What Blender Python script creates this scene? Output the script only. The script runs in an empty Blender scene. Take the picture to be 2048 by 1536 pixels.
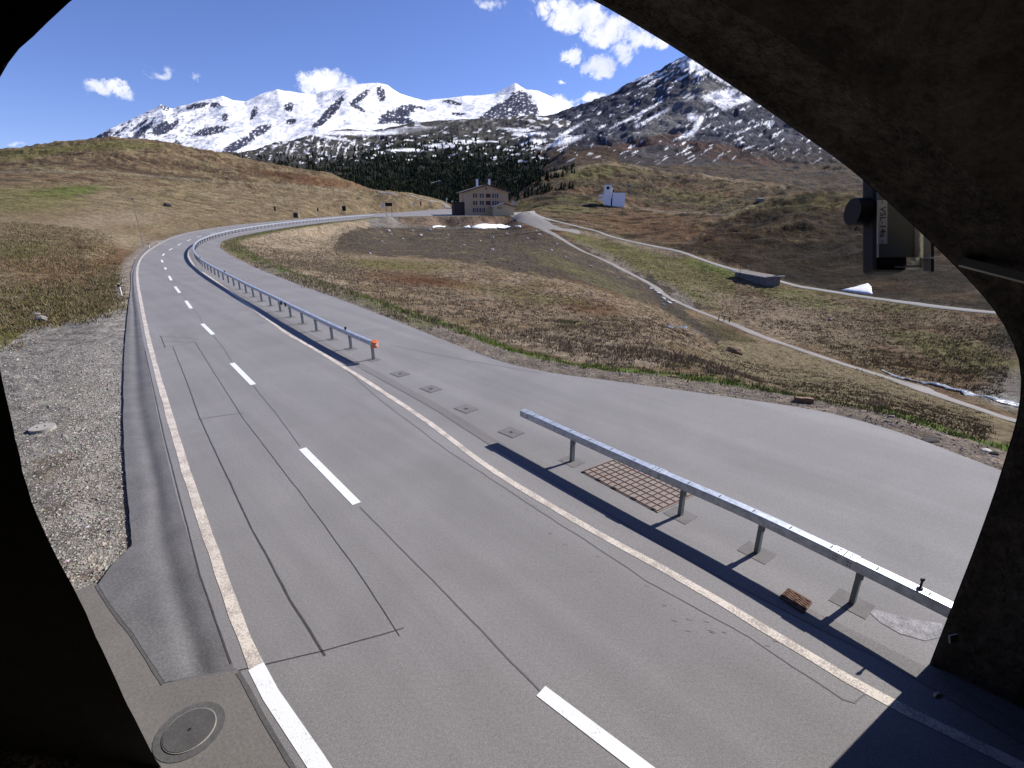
import bpy, bmesh, math, random
import numpy as np
from mathutils import Vector, Matrix
from mathutils.geometry import delaunay_2d_cdt
R = math.radians
rng = np.random.default_rng(7); random.seed(7)
S = bpy.context.scene; col = S.collection
# ------------------------------------------------------------------ camera, sky, sun, exposure
FOC = 1010.0; HOR = 415.0; H = 5.7                      # focal length and horizon row of the 2048 px picture, lens height
TH = math.atan((768 - HOR) / FOC)
cd = bpy.data.cameras.new('camera'); cam = bpy.data.objects.new('camera', cd); col.objects.link(cam)
cd.sensor_fit = 'HORIZONTAL'; cd.sensor_width = 36.0; cd.lens = FOC / 2048 * 36.0
cd.clip_start = 0.02; cd.clip_end = 30000
cam.location = (0, 0, H); cam.rotation_euler = (math.pi / 2 - TH, 0, 0); S.camera = cam
SUN_DIR = Vector((0.85, 0.52, 0)).normalized(); SUN_EL = R(35.5)
SUN = Vector((SUN_DIR.x * math.cos(SUN_EL), SUN_DIR.y * math.cos(SUN_EL), math.sin(SUN_EL)))
sd = bpy.data.lights.new('sun', 'SUN'); sd.energy = 5.0; sd.angle = R(0.53); sd.color = (1.0, 0.955, 0.89)
so = bpy.data.objects.new('sun', sd); col.objects.link(so); so.rotation_euler = SUN.to_track_quat('Z', 'Y').to_euler()
S.view_settings.view_transform = 'Standard'; S.view_settings.look = 'None'
S.view_settings.exposure = 0.58; S.view_settings.gamma = 1.0; S.view_settings.use_curve_mapping = False
try:
    S.cycles.max_bounces = 6; S.cycles.diffuse_bounces = 4; S.cycles.use_denoising = True
except Exception: pass

def ray(px, py):
    xc = (px - 1024) / FOC; yc = -(py - 768) / FOC
    return np.array([xc + 0 * yc, math.cos(TH) + yc * math.sin(TH), -math.sin(TH) + yc * math.cos(TH)])
def P(px, py, z=0.0):                                   # point on the plane z seen at a pixel
    d = ray(px, py); t = (z - H) / d[2]; return Vector((d[0] * t, d[1] * t, z))
def D(px, py, t):
    d = ray(px, py); return Vector((d[0] * t, d[1] * t, H + d[2] * t))

class NT:
    """small node helper"""
    def __init__(s, tree): s.t = tree; tree.nodes.clear()
    def n(s, typ, ins=None, **kw):
        nd = s.t.nodes.new(typ)
        for k, v in kw.items(): setattr(nd, k, v)
        for k, v in (ins or {}).items():
            if isinstance(v, bpy.types.NodeSocket): s.t.links.new(v, nd.inputs[k])
            else: nd.inputs[k].default_value = v
        return nd
    def math(s, op, a, b=0.0, c=0.0, clamp=False):
        nd = s.n('ShaderNodeMath', {0: a, 1: b, 2: c}, operation=op); nd.use_clamp = clamp; return nd.outputs[0]
    def ramp(s, fac, stops, interp='LINEAR'):
        nd = s.n('ShaderNodeValToRGB', {0: fac}); cr = nd.color_ramp; cr.interpolation = interp
        while len(cr.elements) < len(stops): cr.elements.new(0.5)
        for e, (p, c) in zip(cr.elements, stops):
            e.position = p; e.color = (c, c, c, 1) if isinstance(c, (int, float)) else (*c, 1)
        return nd.outputs[0]
    def mix(s, f, a, b, mode='MIX'):
        nd = s.n('ShaderNodeMix', data_type='RGBA', blend_type=mode)
        for i, v in ((0, f), (6, a), (7, b)):
            if isinstance(v, bpy.types.NodeSocket): s.t.links.new(v, nd.inputs[i])
            else: nd.inputs[i].default_value = v if i == 0 else (*v[:3], 1)
        return nd.outputs[2]
    def noise(s, vec, scale, detail=4, rough=0.55, dist=0.0):
        nd = s.n('ShaderNodeTexNoise', {'Scale': scale, 'Detail': detail, 'Roughness': rough, 'Distortion': dist})
        if vec is not None: s.t.links.new(vec, nd.inputs['Vector'])
        return nd.outputs[0]

w = bpy.data.worlds.new("World"); S.world = w; w.use_nodes = True
N = NT(w.node_tree)
sky = N.n('ShaderNodeTexSky', sky_type='NISHITA', sun_disc=False, sun_elevation=SUN_EL,
          sun_rotation=math.atan2(SUN_DIR.x, SUN_DIR.y), altitude=2000, air_density=1.0, dust_density=0.25, ozone_density=3.0)
geo = N.n('ShaderNodeNewGeometry'); tc = N.n('ShaderNodeTexCoord'); dirv = tc.outputs['Generated']
CLOUDS = [(1155, 36, 72, 32, .95), (1225, 62, 70, 32, .95), (1300, 76, 58, 24, .85), (1110, 12, 60, 22, .55), (1255, 104, 45, 22, .6), (1142, 108, 34, 15, .75), (1195, 132, 36, 24, .9),
          (1186, 203, 38, 16, .9), (640, 163, 55, 26, 1.0), (690, 178, 35, 20, .7), (215, 185, 48, 22, .75), (245, 178, 22, 12, .6),
          (408, 155, 14, 8, .5), (975, 10, 45, 14, .5), (320, 140, 30, 10, .3), (1120, 155, 14, 7, .5), (40, 292, 24, 7, .3), (1130, 215, 46, 20, .7), (-150, 60, 120, 30, .6), (2300, -100, 200, 60, .9)]
total = None
warp = N.n('ShaderNodeTexNoise', {'Vector': dirv, 'Scale': 22.0, 'Detail': 5.0, 'Roughness': .6}).outputs['Color']
wv = N.n('ShaderNodeVectorMath', {0: warp, 1: (.5, .5, .5)}, operation='SUBTRACT').outputs[0]
wv = N.n('ShaderNodeVectorMath', {0: wv, 'Scale': .055}, operation='SCALE').outputs[0]
wd = N.n('ShaderNodeVectorMath', {0: dirv, 1: wv}, operation='ADD').outputs[0]
for (cx, cy, rx, ry, st) in CLOUDS:
    c = Vector(ray(cx, cy)); L = c.length; c.normalize()
    ax = Vector((c.y, -c.x, 0)).normalized(); ay = ax.cross(c).normalized()
    rel = N.n('ShaderNodeVectorMath', {0: wd, 1: tuple(c)}, operation='SUBTRACT').outputs[0]
    dx = N.n('ShaderNodeVectorMath', {0: rel, 1: tuple(ax * (FOC * L / rx))}, operation='DOT_PRODUCT').outputs['Value']
    dy = N.n('ShaderNodeVectorMath', {0: rel, 1: tuple(ay * (FOC * L / ry))}, operation='DOT_PRODUCT').outputs['Value']
    q = N.math('ADD', N.math('MULTIPLY', dx, dx), N.math('MULTIPLY', dy, dy))
    q = N.math('MULTIPLY', N.math('SUBTRACT', 1.0, q, clamp=True), st)
    total = q if total is None else N.math('MAXIMUM', total, q)
fine = N.noise(dirv, 45.0, 8, .68, .6)
cm = N.math('MULTIPLY_ADD', N.math('SUBTRACT', fine, .5), 2.7, N.math('MULTIPLY', total, 1.05))
cm = N.math('MULTIPLY', N.ramp(cm, [(.12, 0.0), (.62, .85), (1.0, 1.0)]), N.ramp(total, [(0, 0.0), (.45, 1.0)]))
low = N.noise(wd, 18.0, 5, .6)
ccol = N.mix(N.ramp(low, [(.35, 0.0), (.65, 1.0)]), (6.2, 6.6, 8.2), (9.5, 9.5, 9.8))
tint = N.mix(1.0, sky.outputs[0], (0.84, 0.84, 1.20), 'MULTIPLY')
skyc = N.mix(cm, tint, ccol)
bg = N.n('ShaderNodeBackground', {'Color': skyc, 'Strength': 0.085})
out = N.n('ShaderNodeOutputWorld'); w.node_tree.links.new(bg.outputs[0], out.inputs[0])

# ------------------------------------------------------------------ numpy noise
_perm = rng.permutation(1024); _perm = np.concatenate([_perm, _perm]); _ga = rng.random(1024) * 2 * np.pi
_gx, _gy = np.cos(_ga), np.sin(_ga)
def perlin(x, y):
    xi = np.floor(x).astype(np.int64); yi = np.floor(y).astype(np.int64); xf = x - xi; yf = y - yi
    u = xf * xf * xf * (xf * (xf * 6 - 15) + 10); v = yf * yf * yf * (yf * (yf * 6 - 15) + 10)
    def g(ix, iy, fx, fy):
        h = _perm[(_perm[ix & 1023] + iy) & 1023]; return _gx[h] * fx + _gy[h] * fy
    a = g(xi, yi, xf, yf); b = g(xi + 1, yi, xf - 1, yf); c = g(xi, yi + 1, xf, yf - 1); d = g(xi + 1, yi + 1, xf - 1, yf - 1)
    return 1.5 * ((a + u * (b - a)) * (1 - v) + (c + u * (d - c)) * v)
def fbm(x, y, o=4, lac=2.1, gain=.5, off=0.0):
    s = 0; a = 1; t = 0
    for i in range(o):
        s = s + a * perlin(x + 17.3 * i + off, y - 9.1 * i + off * 1.7); t += a; a *= gain; x = x * lac; y = y * lac
    return s / t
def ridged(x, y, o=5, gain=.55, off=0.0):
    s = 0; a = 1; t = 0
    for i in range(o):
        s = s + a * (1 - 2 * np.abs(perlin(x + 31.7 * i + off, y + 11.3 * i))); t += a; a *= gain; x = x * 2.05; y = y * 2.05
    return s / t
def sst(e0, e1, x):
    t = np.clip((x - e0) / (e1 - e0), 0, 1); return t * t * (3 - 2 * t)

# ------------------------------------------------------------------ object helpers
def tag(o, label=None, cat=None, group=None, kind=None):
    if label: o['label'] = label
    if cat: o['category'] = cat
    if group: o['group'] = group
    if kind: o['kind'] = kind
    return o
def empty(name, loc, rz=0.0, **kw):
    o = bpy.data.objects.new(name, None); col.objects.link(o); o.location = loc; o.rotation_euler = (0, 0, rz); o.empty_display_size = .2
    return tag(o, **kw)
def link(name, me, mat, parent=None, smooth=False):
    if mat: me.materials.append(mat)
    if smooth:
        me.polygons.foreach_set('use_smooth', [True] * len(me.polygons))
    o = bpy.data.objects.new(name, me); col.objects.link(o)
    if parent: o.parent = parent
    return o
def npmesh(name, V, F, mat, parent=None, smooth=True, colors=None):
    """V (n,3), F (m,k) numpy"""
    me = bpy.data.meshes.new(name); n = len(V); m, k = F.shape
    me.vertices.add(n); me.vertices.foreach_set('co', np.ascontiguousarray(V, dtype=np.float32).ravel())
    me.loops.add(m * k); me.loops.foreach_set('vertex_index', np.ascontiguousarray(F, dtype=np.int32).ravel())
    me.polygons.add(m); me.polygons.foreach_set('loop_start', np.arange(0, m * k, k, dtype=np.int32))
    me.polygons.foreach_set('loop_total', np.full(m, k, dtype=np.int32))
    me.polygons.foreach_set('use_smooth', np.full(m, smooth))
    me.update(calc_edges=True)
    if colors is not None:
        at = me.color_attributes.new('col', 'FLOAT_COLOR', 'POINT')
        c = np.ones((n, 4), dtype=np.float32); c[:, :colors.shape[1]] = colors; at.data.foreach_set('color', c.ravel())
    return link(name, me, mat, parent)
class MB:
    def __init__(s): s.b = bmesh.new()
    def box(s, c, size, rot=None, bev=0.0):
        m = Matrix.LocRotScale(Vector(c), rot, Vector(size))
        r = bmesh.ops.create_cube(s.b, size=1, matrix=m)
        if bev:
            es = list({e for v in r['verts'] for e in v.link_edges})
            bmesh.ops.bevel(s.b, geom=es, offset=bev, segments=2, affect='EDGES', profile=.5)
        return s
    def bar(s, a, b, wd, hg, up=Vector((0, 0, 1))):
        a = Vector(a); b = Vector(b); y = (b - a); L = y.length; y.normalize(); x = y.cross(up).normalized(); z = x.cross(y)
        m = Matrix((x, y, z)).transposed().to_4x4(); m.translation = (a + b) / 2
        bmesh.ops.create_cube(s.b, size=1, matrix=m @ Matrix.Diagonal((wd, L, hg, 1))); return s
    def cyl(s, a, b, r1, r2=None, n=12):
        a = Vector(a); b = Vector(b); y = b - a; q = y.to_track_quat('Z', 'Y').to_matrix().to_4x4(); q.translation = (a + b) / 2
        bmesh.ops.create_cone(s.b, cap_ends=True, segments=n, radius1=r1, radius2=r1 if r2 is None else r2, depth=y.length, matrix=q); return s
    def poly(s, pts, thick=0.0):
        vs = [s.b.verts.new(p) for p in pts]; f = s.b.faces.new(vs)
        if thick:
            r = bmesh.ops.extrude_face_region(s.b, geom=[f])
            bmesh.ops.translate(s.b, vec=(0, 0, -thick), verts=[v for v in r['geom'] if isinstance(v, bmesh.types.BMVert)])
        return s
    def build(s, name, mat, parent=None, smooth=False):
        bmesh.ops.recalc_face_normals(s.b, faces=s.b.faces)
        me = bpy.data.meshes.new(name); s.b.to_mesh(me); s.b.free(); return link(name, me, mat, parent, smooth)
def copy_tree(o, parent=None):
    c = o.copy(); col.objects.link(c); c.parent = parent
    for ch in o.children: copy_tree(ch, c)
    return c
def rock(name, size, seed, mat, parent=None, sub=3, rough=.28):
    b = bmesh.new(); bmesh.ops.create_icosphere(b, subdivisions=sub, radius=1)
    rs = np.random.default_rng(seed); pl = [(Vector(rs.normal(size=3)).normalized(), rs.uniform(.55, .85)) for _ in range(7)]
    for v in b.verts:
        p = v.co.copy()
        for n_, d_ in pl:
            k = p.dot(n_)
            if k > d_: p -= n_ * (k - d_) * .9
        f = float(fbm(np.array([p.x * 1.7 + seed]), np.array([p.y * 1.7 + p.z * 1.3]), 3)[0])
        p *= 1 + rough * f
        v.co = Vector((p.x * size[0], p.y * size[1], p.z * size[2]))
    me = bpy.data.meshes.new(name); b.to_mesh(me); b.free(); return link(name, me, mat, parent)

# ------------------------------------------------------------------ materials
def mat(name, build, rough=.9, spec=.3, metal=0.0):
    m = bpy.data.materials.new(name); m.use_nodes = True; n = NT(m.node_tree)
    b = n.n('ShaderNodeBsdfPrincipled', {'Roughness': rough, 'Metallic': metal, 'Specular IOR Level': spec})
    o = n.n('ShaderNodeOutputMaterial'); m.node_tree.links.new(b.outputs[0], o.inputs[0])
    n.geo = n.n('ShaderNodeNewGeometry'); n.pos = n.geo.outputs['Position']; n.obj = n.n('ShaderNodeTexCoord').outputs['Object']
    r = build(n)
    c, bump, dist = (r + (None, None))[:3] if isinstance(r, tuple) else (r, None, None)
    if isinstance(c, bpy.types.NodeSocket): m.node_tree.links.new(c, b.inputs['Base Color'])
    else: b.inputs['Base Color'].default_value = (*c, 1)
    if bump is not None:
        bp = n.n('ShaderNodeBump', {'Height': bump, 'Distance': dist, 'Strength': 1.0}); m.node_tree.links.new(bp.outputs[0], b.inputs['Normal'])
    return m
def sc(c, k): return tuple(x * k for x in c)
def speck(c, k=.18, s=30, big=1.2, bump=.004):
    def f(n):
        a = n.noise(n.pos, s, 5, .7); b = n.noise(n.pos, big, 4, .6)
        x = n.mix(n.ramp(a, [(.3, 0.0), (.7, 1.0)]), sc(c, 1 - k), sc(c, 1 + k))
        x = n.mix(1.0, x, n.ramp(b, [(.3, 1 - k * .7), (.7, 1 + k * .5)]), 'MULTIPLY')
        return x, a, bump
    return f
def asphalt(c, warm=.03):
    def f(n):
        a = n.noise(n.pos, 95, 3, .75); b = n.noise(n.pos, .35, 5, .6, .6)
        rt_ = n.n('ShaderNodeMapping', {'Vector': n.pos, 'Rotation': (0, 0, R(47))}).outputs[0]; d = n.noise(n.n('ShaderNodeMapping', {'Vector': rt_, 'Scale': (.05, 1.0, 1)}).outputs[0], 1.0, 4, .6); g2 = n.noise(n.pos, 26, 4, .8)
        x = n.mix(n.ramp(a, [(.3, 0.0), (.72, 1.0)]), sc(c, .55), sc(c, 1.5)); x = n.mix(1.0, x, n.ramp(g2, [(.32, .80), (.68, 1.2)]), 'MULTIPLY')
        x = n.mix(1.0, x, n.ramp(b, [(.3, .90), (.7, 1.08)]), 'MULTIPLY')
        x = n.mix(1.0, x, n.ramp(d, [(.35, .91), (.65, 1.07)]), 'MULTIPLY')
        st = n.noise(n.pos, 2.2, 6, .7, 1.5)
        x = n.mix(n.ramp(st, [(.60, 0.0), (.78, .30)]), x, (c[0] * 1.25, c[1] * 1.12, c[2] * .98))
        return x, a, .006
    return f
M = {}
M['asphalt'] = mat('asphalt', asphalt((.198, .190, .190)), .85, .35)
M['asphalt_dark'] = mat('darker_asphalt', asphalt((.170, .160, .158)), .9, .3)
M['seam'] = mat('bitumen_seam', lambda n: n.mix(n.noise(n.pos, 20), (.018, .018, .022), (.09, .085, .085)), .6)
M['seam_faint'] = mat('faint_crack', lambda n: n.mix(n.noise(n.pos, 9, 4, .8), (.075, .07, .072), (.155, .148, .15)), .8)
def paint(base, wear, k):
    def f(n):
        a = n.noise(n.pos, 38, 5, .75); b = n.noise(n.pos, 3, 3)
        m_ = n.ramp(n.math('MULTIPLY_ADD', b, .35, n.math('MULTIPLY', a, .8)), [(k - .06, 0.0), (k + .03, 1.0)])
        return n.mix(m_, base, wear), a, .003
    return f
M['white'] = mat('road_paint', paint((.70, .71, .72), (.40, .39, .38), .70), .6)
M['cream'] = mat('worn_edge_paint', paint((.60, .54, .47), (.32, .28, .25), .60), .8)
M['concrete'] = mat('concrete', speck((.145, .135, .125), .2, 24, .9, .004), .9)
M['gutter'] = mat('gutter_concrete', speck((.125, .122, .125), .28, 26, 1.4, .006), .9)
M['gutter_dark'] = mat('gutter_stain', speck((.085, .083, .082), .25, 20, 1.4, .004), .9)
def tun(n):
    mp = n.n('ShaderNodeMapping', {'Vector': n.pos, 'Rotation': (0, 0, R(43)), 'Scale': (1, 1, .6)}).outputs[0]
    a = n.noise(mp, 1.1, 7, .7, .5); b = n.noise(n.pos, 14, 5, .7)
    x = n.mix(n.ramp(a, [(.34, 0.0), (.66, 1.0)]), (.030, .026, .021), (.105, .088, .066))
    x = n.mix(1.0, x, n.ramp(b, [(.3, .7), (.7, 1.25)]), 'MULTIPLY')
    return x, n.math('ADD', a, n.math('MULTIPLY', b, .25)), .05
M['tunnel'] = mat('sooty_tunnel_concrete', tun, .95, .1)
M['pier_shade'] = mat('pier_shade_concrete', lambda n: (n.mix(n.noise(n.pos, 3, 7, .7), (.018, .020, .022), (.06, .058, .055)), n.noise(n.pos, 5, 6, .7), .04), .95, .1)  # concrete darkened to deepen the shade on the left pier
M['rim'] = mat('pale_rim_concrete', speck((.100, .086, .068), .45, 9, 1.6, .08), .95, .1)  # lighter concrete tone for the first stretch of lining at the opening
M['steel'] = mat('galvanised_steel', lambda n: (n.mix(n.ramp(n.noise(n.pos, 9, 5, .7), [(.35, 0.0), (.65, 1.0)]), (.36, .39, .43), (.60, .64, .69)), n.noise(n.pos, 60, 3), .001), .42, .5, .55)
M['steel_dark'] = mat('weathered_steel', lambda n: (n.mix(n.noise(n.pos, 12, 5, .7), (.10, .11, .12), (.24, .26, .27)), n.noise(n.pos, 60, 3), .001), .55, .5, .4)
M['black'] = mat('black_plastic', lambda n: n.mix(n.noise(n.pos, 30), (.004, .0045, .006), (.010, .010, .013)), .6)
M['panel'] = mat('grey_green_panel', lambda n: n.mix(n.noise(n.pos, 8), (.20, .205, .155), (.25, .25, .195)), .6)
M['plate'] = mat('pale_metal', lambda n: n.mix(n.noise(n.pos, 8), (.42, .40, .33), (.52, .50, .42)), .5)
M['label'] = mat('label_plate', lambda n: n.mix(n.noise(n.pos, 20), (.80, .80, .76), (.86, .86, .82)), .5)
M['orange'] = mat('orange_plastic', lambda n: n.mix(n.noise(n.pos, 10), (.75, .16, .05), (.85, .25, .09)), .45)
M['cover'] = mat('cover_iron', speck((.075, .072, .07), .25, 40, 4, .003), .7)
M['cover_pale'] = mat('cover_concrete', speck((.30, .28, .25), .2, 30, 4, .004), .9)
M['patch'] = mat('asphalt_patch', speck((.150, .142, .140), .25, 60, 3, .004), .9)
M['washed'] = mat('washed_gravel_patch', speck((.27, .26, .27), .5, 45, 6, .01), .9)
M['pink'] = mat('reddish_asphalt', speck((.235, .20, .185), .2, 70, 3, .004), .9)
M['rust'] = mat('rusty_iron', speck((.13, .066, .042), .35, 30, 8, .003), .8)
M['hole'] = mat('dark_opening', lambda n: n.mix(n.noise(n.pos, 10), (.008, .008, .008), (.02, .02, .02)), .9)
M['path'] = mat('gravel_path', speck((.205, .19, .175), .2, 5, .3, .02), .95)
M['track'] = mat('pale_track', speck((.27, .26, .24), .18, 4, .3, .02), .95)
M['snow'] = mat('old_snow', lambda n: (n.mix(n.noise(n.pos, 2, 5), (.62, .63, .66), (.82, .84, .87)), n.noise(n.pos, 6, 4), .05), .7)
M['stone'] = mat('grey_stone', speck((.22, .205, .185), .3, 7, 1.2, .02), .95)
M['stone_white'] = mat('pale_stone', speck((.50, .47, .44), .2, 5, 1.2, .02), .95)
M['stone_brown'] = mat('brown_stone', speck((.20, .13, .085), .35, 8, 1.5, .02), .95)
M['stone_dark'] = mat('dark_stone', speck((.045, .04, .036), .35, 6, 1.5, .02), .95)
def water(n):
    a = n.noise(n.pos, 1.6, 6, .75, 1.0); return n.mix(n.ramp(a, [(.46, 0.0), (.62, 1.0)]), (.10, .11, .12), (.50, .52, .54)), a, .08
M['water'] = mat('stream_water', water, .25, .5)
M['dark_water'] = mat('shallow_water', lambda n: n.mix(n.noise(n.pos, 3, 4), (.05, .055, .06), (.16, .16, .16)), .3)
def vcol(k=.3, s=1.4, bd=.25, s2=None):
    def f(n):
        c = n.n('ShaderNodeVertexColor', layer_name='col').outputs[0]
        a = n.noise(n.pos, s, 7, .72, .3); b = n.noise(n.pos, s * 5, 4, .7)
        x = n.mix(1.0, c, n.ramp(a, [(.32, 1 - k), (.5, 1.0), (.68, 1 + k)]), 'MULTIPLY')
        x = n.mix(1.0, x, n.ramp(b, [(.3, 1 - k * .8), (.7, 1 + k * .8)]), 'MULTIPLY')
        hgt = n.math('ADD', a, n.math('MULTIPLY', b, .35))
        if s2:
            rr_ = n.n('ShaderNodeVectorMath', {0: n.pos}, operation='LENGTH').outputs['Value']; far_ = n.ramp(n.math('DIVIDE', rr_, 300.0), [(.12, 0.0), (.6, 1.0)])
            hgt = n.math('ADD', hgt, n.math('MULTIPLY', n.math('MULTIPLY', n.noise(n.pos, .28, 6, .62), s2), far_))
        return x, hgt, bd
    return f
M['ground'] = mat('alpine_turf', vcol(.5, 1.6, .35, 5.0), 1.0, .05)
M['mount'] = mat('mountain_rock_and_snow', vcol(.22, .03, 6.0), 1.0, .05)
M['far'] = mat('far_rock_and_snow', vcol(.10, .012, 10.0), 1.0, .05)
M['blade'] = mat('grass_blades', lambda n: n.n('ShaderNodeVertexColor', layer_name='col').outputs[0], 1.0, .05)
M['needle'] = mat('conifer_needles', lambda n: n.n('ShaderNodeVertexColor', layer_name='col').outputs[0], 1.0, .05)
M['bark'] = mat('bark', speck((.07, .05, .035), .3, 6, 2, .02), 1.0)
M['stucco'] = mat('tan_stucco', speck((.50, .35, .205), .08, 3, .3, .01), .9)
M['stucco_pale'] = mat('pale_stucco', speck((.60, .46, .26), .08, 3, .3, .01), .9)
M['white_wall'] = mat('white_plaster', speck((.88, .88, .88), .04, 3, .4, .01), .9)
M['roof'] = mat('dark_roof', speck((.085, .06, .055), .2, 3, .6, .02), .9)
M['roof_grey'] = mat('grey_roof', speck((.15, .135, .14), .15, 3, .6, .02), .8)
M['glass'] = mat('window_glass', lambda n: n.mix(n.noise(n.pos, 1), (.015, .018, .022), (.03, .034, .04)), .15, .5)
M['shutter'] = mat('red_brown_shutter', lambda n: n.mix(n.noise(n.pos, 3), (.13, .045, .03), (.18, .06, .04)), .8)
M['frame'] = mat('white_frame', lambda n: n.mix(n.noise(n.pos, 3), (.55, .54, .52), (.65, .64, .62)), .7)
M['wood'] = mat('dark_wood', speck((.06, .045, .035), .3, 6, 2, .01), .9)
M['wood_pale'] = mat('grey_wood', speck((.22, .19, .16), .2, 8, 2, .01), .9)
M['shed_stone'] = mat('dry_stone_wall', speck((.19, .18, .165), .45, 4, 2, .05), .95)
M['moss'] = mat('moss', speck((.055, .05, .018), .5, 9, 2, .05), 1.0)

# ------------------------------------------------------------------ road plan
def zr(r):                                             # road profile by distance
    return np.interp(r, [0, 60, 90, 120, 150, 190, 225, 260, 300, 340, 700], [0, 0, .30, .95, 1.55, 2.3, 2.65, 3.6, 5.9, 8.0, 8.0])
_rr = np.concatenate([np.linspace(1, 60, 300), np.linspace(60.2, 340, 1200)])
def PR(px, py):                                        # point on the road surface seen at a pixel
    d = ray(px, py); hd = math.hypot(d[0], d[1]); s = d[2] / hd
    f = H + s * _rr - zr(_rr); i = np.argmax(f < 0)
    if f[i] >= 0: i = len(_rr) - 1
    a = f[i - 1] / (f[i - 1] - f[i]) if i else 0; r = _rr[i - 1] + a * (_rr[i] - _rr[i - 1])
    return np.array([d[0] / hd * r, d[1] / hd * r])
def smooth_px(pts, fn=PR, step=.6, grow=.012):
    """Catmull-Rom through plan points, resampled by arc length (coarser with distance)"""
    p = np.array([fn(*q) for q in pts]); q = []
    pp = np.vstack([2 * p[0] - p[1], p, 2 * p[-1] - p[-2]])
    for i in range(1, len(pp) - 2):
        a, b, c, d = pp[i - 1], pp[i], pp[i + 1], pp[i + 2]
        # centripetal-ish: damp tangents by segment length
        lb = np.linalg.norm(c - b); t1 = (c - a) / (np.linalg.norm(b - a) + lb) * lb; t2 = (d - b) / (lb + np.linalg.norm(d - c)) * lb
        for t in np.linspace(0, 1, 24, endpoint=False):
            q.append((2*t**3-3*t**2+1)*b + (t**3-2*t**2+t)*t1 + (-2*t**3+3*t**2)*c + (t**3-t**2)*t2)
    q.append(pp[-2]); return resample(np.array(q), step, grow)
def resample(q, step, grow=0.0):
    L = np.concatenate([[0], np.cumsum(np.linalg.norm(np.diff(q, axis=0), axis=1))]); s = [0.0]
    while s[-1] < L[-1]:
        x = np.interp(s[-1], L, q[:, 0]); y = np.interp(s[-1], L, q[:, 1]); s.append(s[-1] + step + grow * math.hypot(x, y))
    s[-1] = L[-1]
    return np.stack([np.interp(s, L, q[:, 0]), np.interp(s, L, q[:, 1])], 1)
LEFT = [(640, 1700), (560, 1536), (470, 1340), (400, 1150), (350, 980), (315, 830), (290, 700), (276, 620), (268, 575), (267, 545), (276, 520), (300, 496), (345, 473), (400, 460), (480, 449), (560, 441.5), (640, 434.8), (700, 430.5), (760, 426.5), (820, 423), (880, 418.5)]
RIGHT = [(2600, 1120), (2300, 1040), (2000, 940), (1800, 865), (1640, 822), (1450, 793), (1250, 765), (1100, 745), (1000, 722), (900, 685), (800, 645), (700, 606), (600, 570), (540, 547), (480, 520), (448, 502), (440, 491), (452, 480), (500, 468), (560, 457.5), (640, 446.5), (720, 438), (745, 434.5)]
LOT = [(770, 433.5), (850, 432.5), (930, 432.5), (1012, 431), (1024, 424), (1005, 420), (930, 419), (890, 417.5)]
left = smooth_px(LEFT); right = smooth_px(RIGHT); lot = smooth_px(LOT, step=3)
AX = np.array([.686, -.728])                            # into the tunnel
back_l = left[0] + AX * 30; back_r = np.array([9.0, 2.0]) + AX * 30
pave = np.vstack([left, lot[::-1], right[::-1], [[16, 4]], [back_r], [back_l]])
def inside(poly, X, Y):
    c = np.zeros(X.shape, bool); x0, y0 = poly[-1]
    for x1, y1 in poly:
        if y0 != y1:
            m = ((y1 > Y) != (y0 > Y)); c ^= m & (X < (x0 - x1) * (Y - y1) / (y0 - y1) + x1)
        x0, y0 = x1, y1
    return c
def dist_line(line, X, Y, closed=False):
    q = np.vstack([line, line[:1]]) if closed else line; d = np.full(X.shape, 1e9)
    for a, b in zip(q[:-1], q[1:]):
        ab = b - a; L2 = ab @ ab + 1e-12; t = np.clip(((X - a[0]) * ab[0] + (Y - a[1]) * ab[1]) / L2, 0, 1)
        d = np.minimum(d, (X - a[0] - t * ab[0]) ** 2 + (Y - a[1] - t * ab[1]) ** 2)
    return np.sqrt(d)
# the gutter and apron run left of the road edge, still at road level
GUTL = [(270, 1480), (150, 1180), (190, 1160), (264, 1092), (256, 1000), (248, 850), (249, 700), (256, 620), (262, 575), (262, 545), (271, 519), (296, 494), (342, 471)]
gutl = np.array([PR(*q) for q in GUTL]); gutl_s = resample(gutl, .5, .01)
flat_poly = np.vstack([gutl, left[np.argmin(np.linalg.norm(left - gutl[-1], axis=1)):], lot[::-1], right[::-1], [[16, 4]], [back_r], [back_l], [gutl[0] + AX * 30]])

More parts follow.
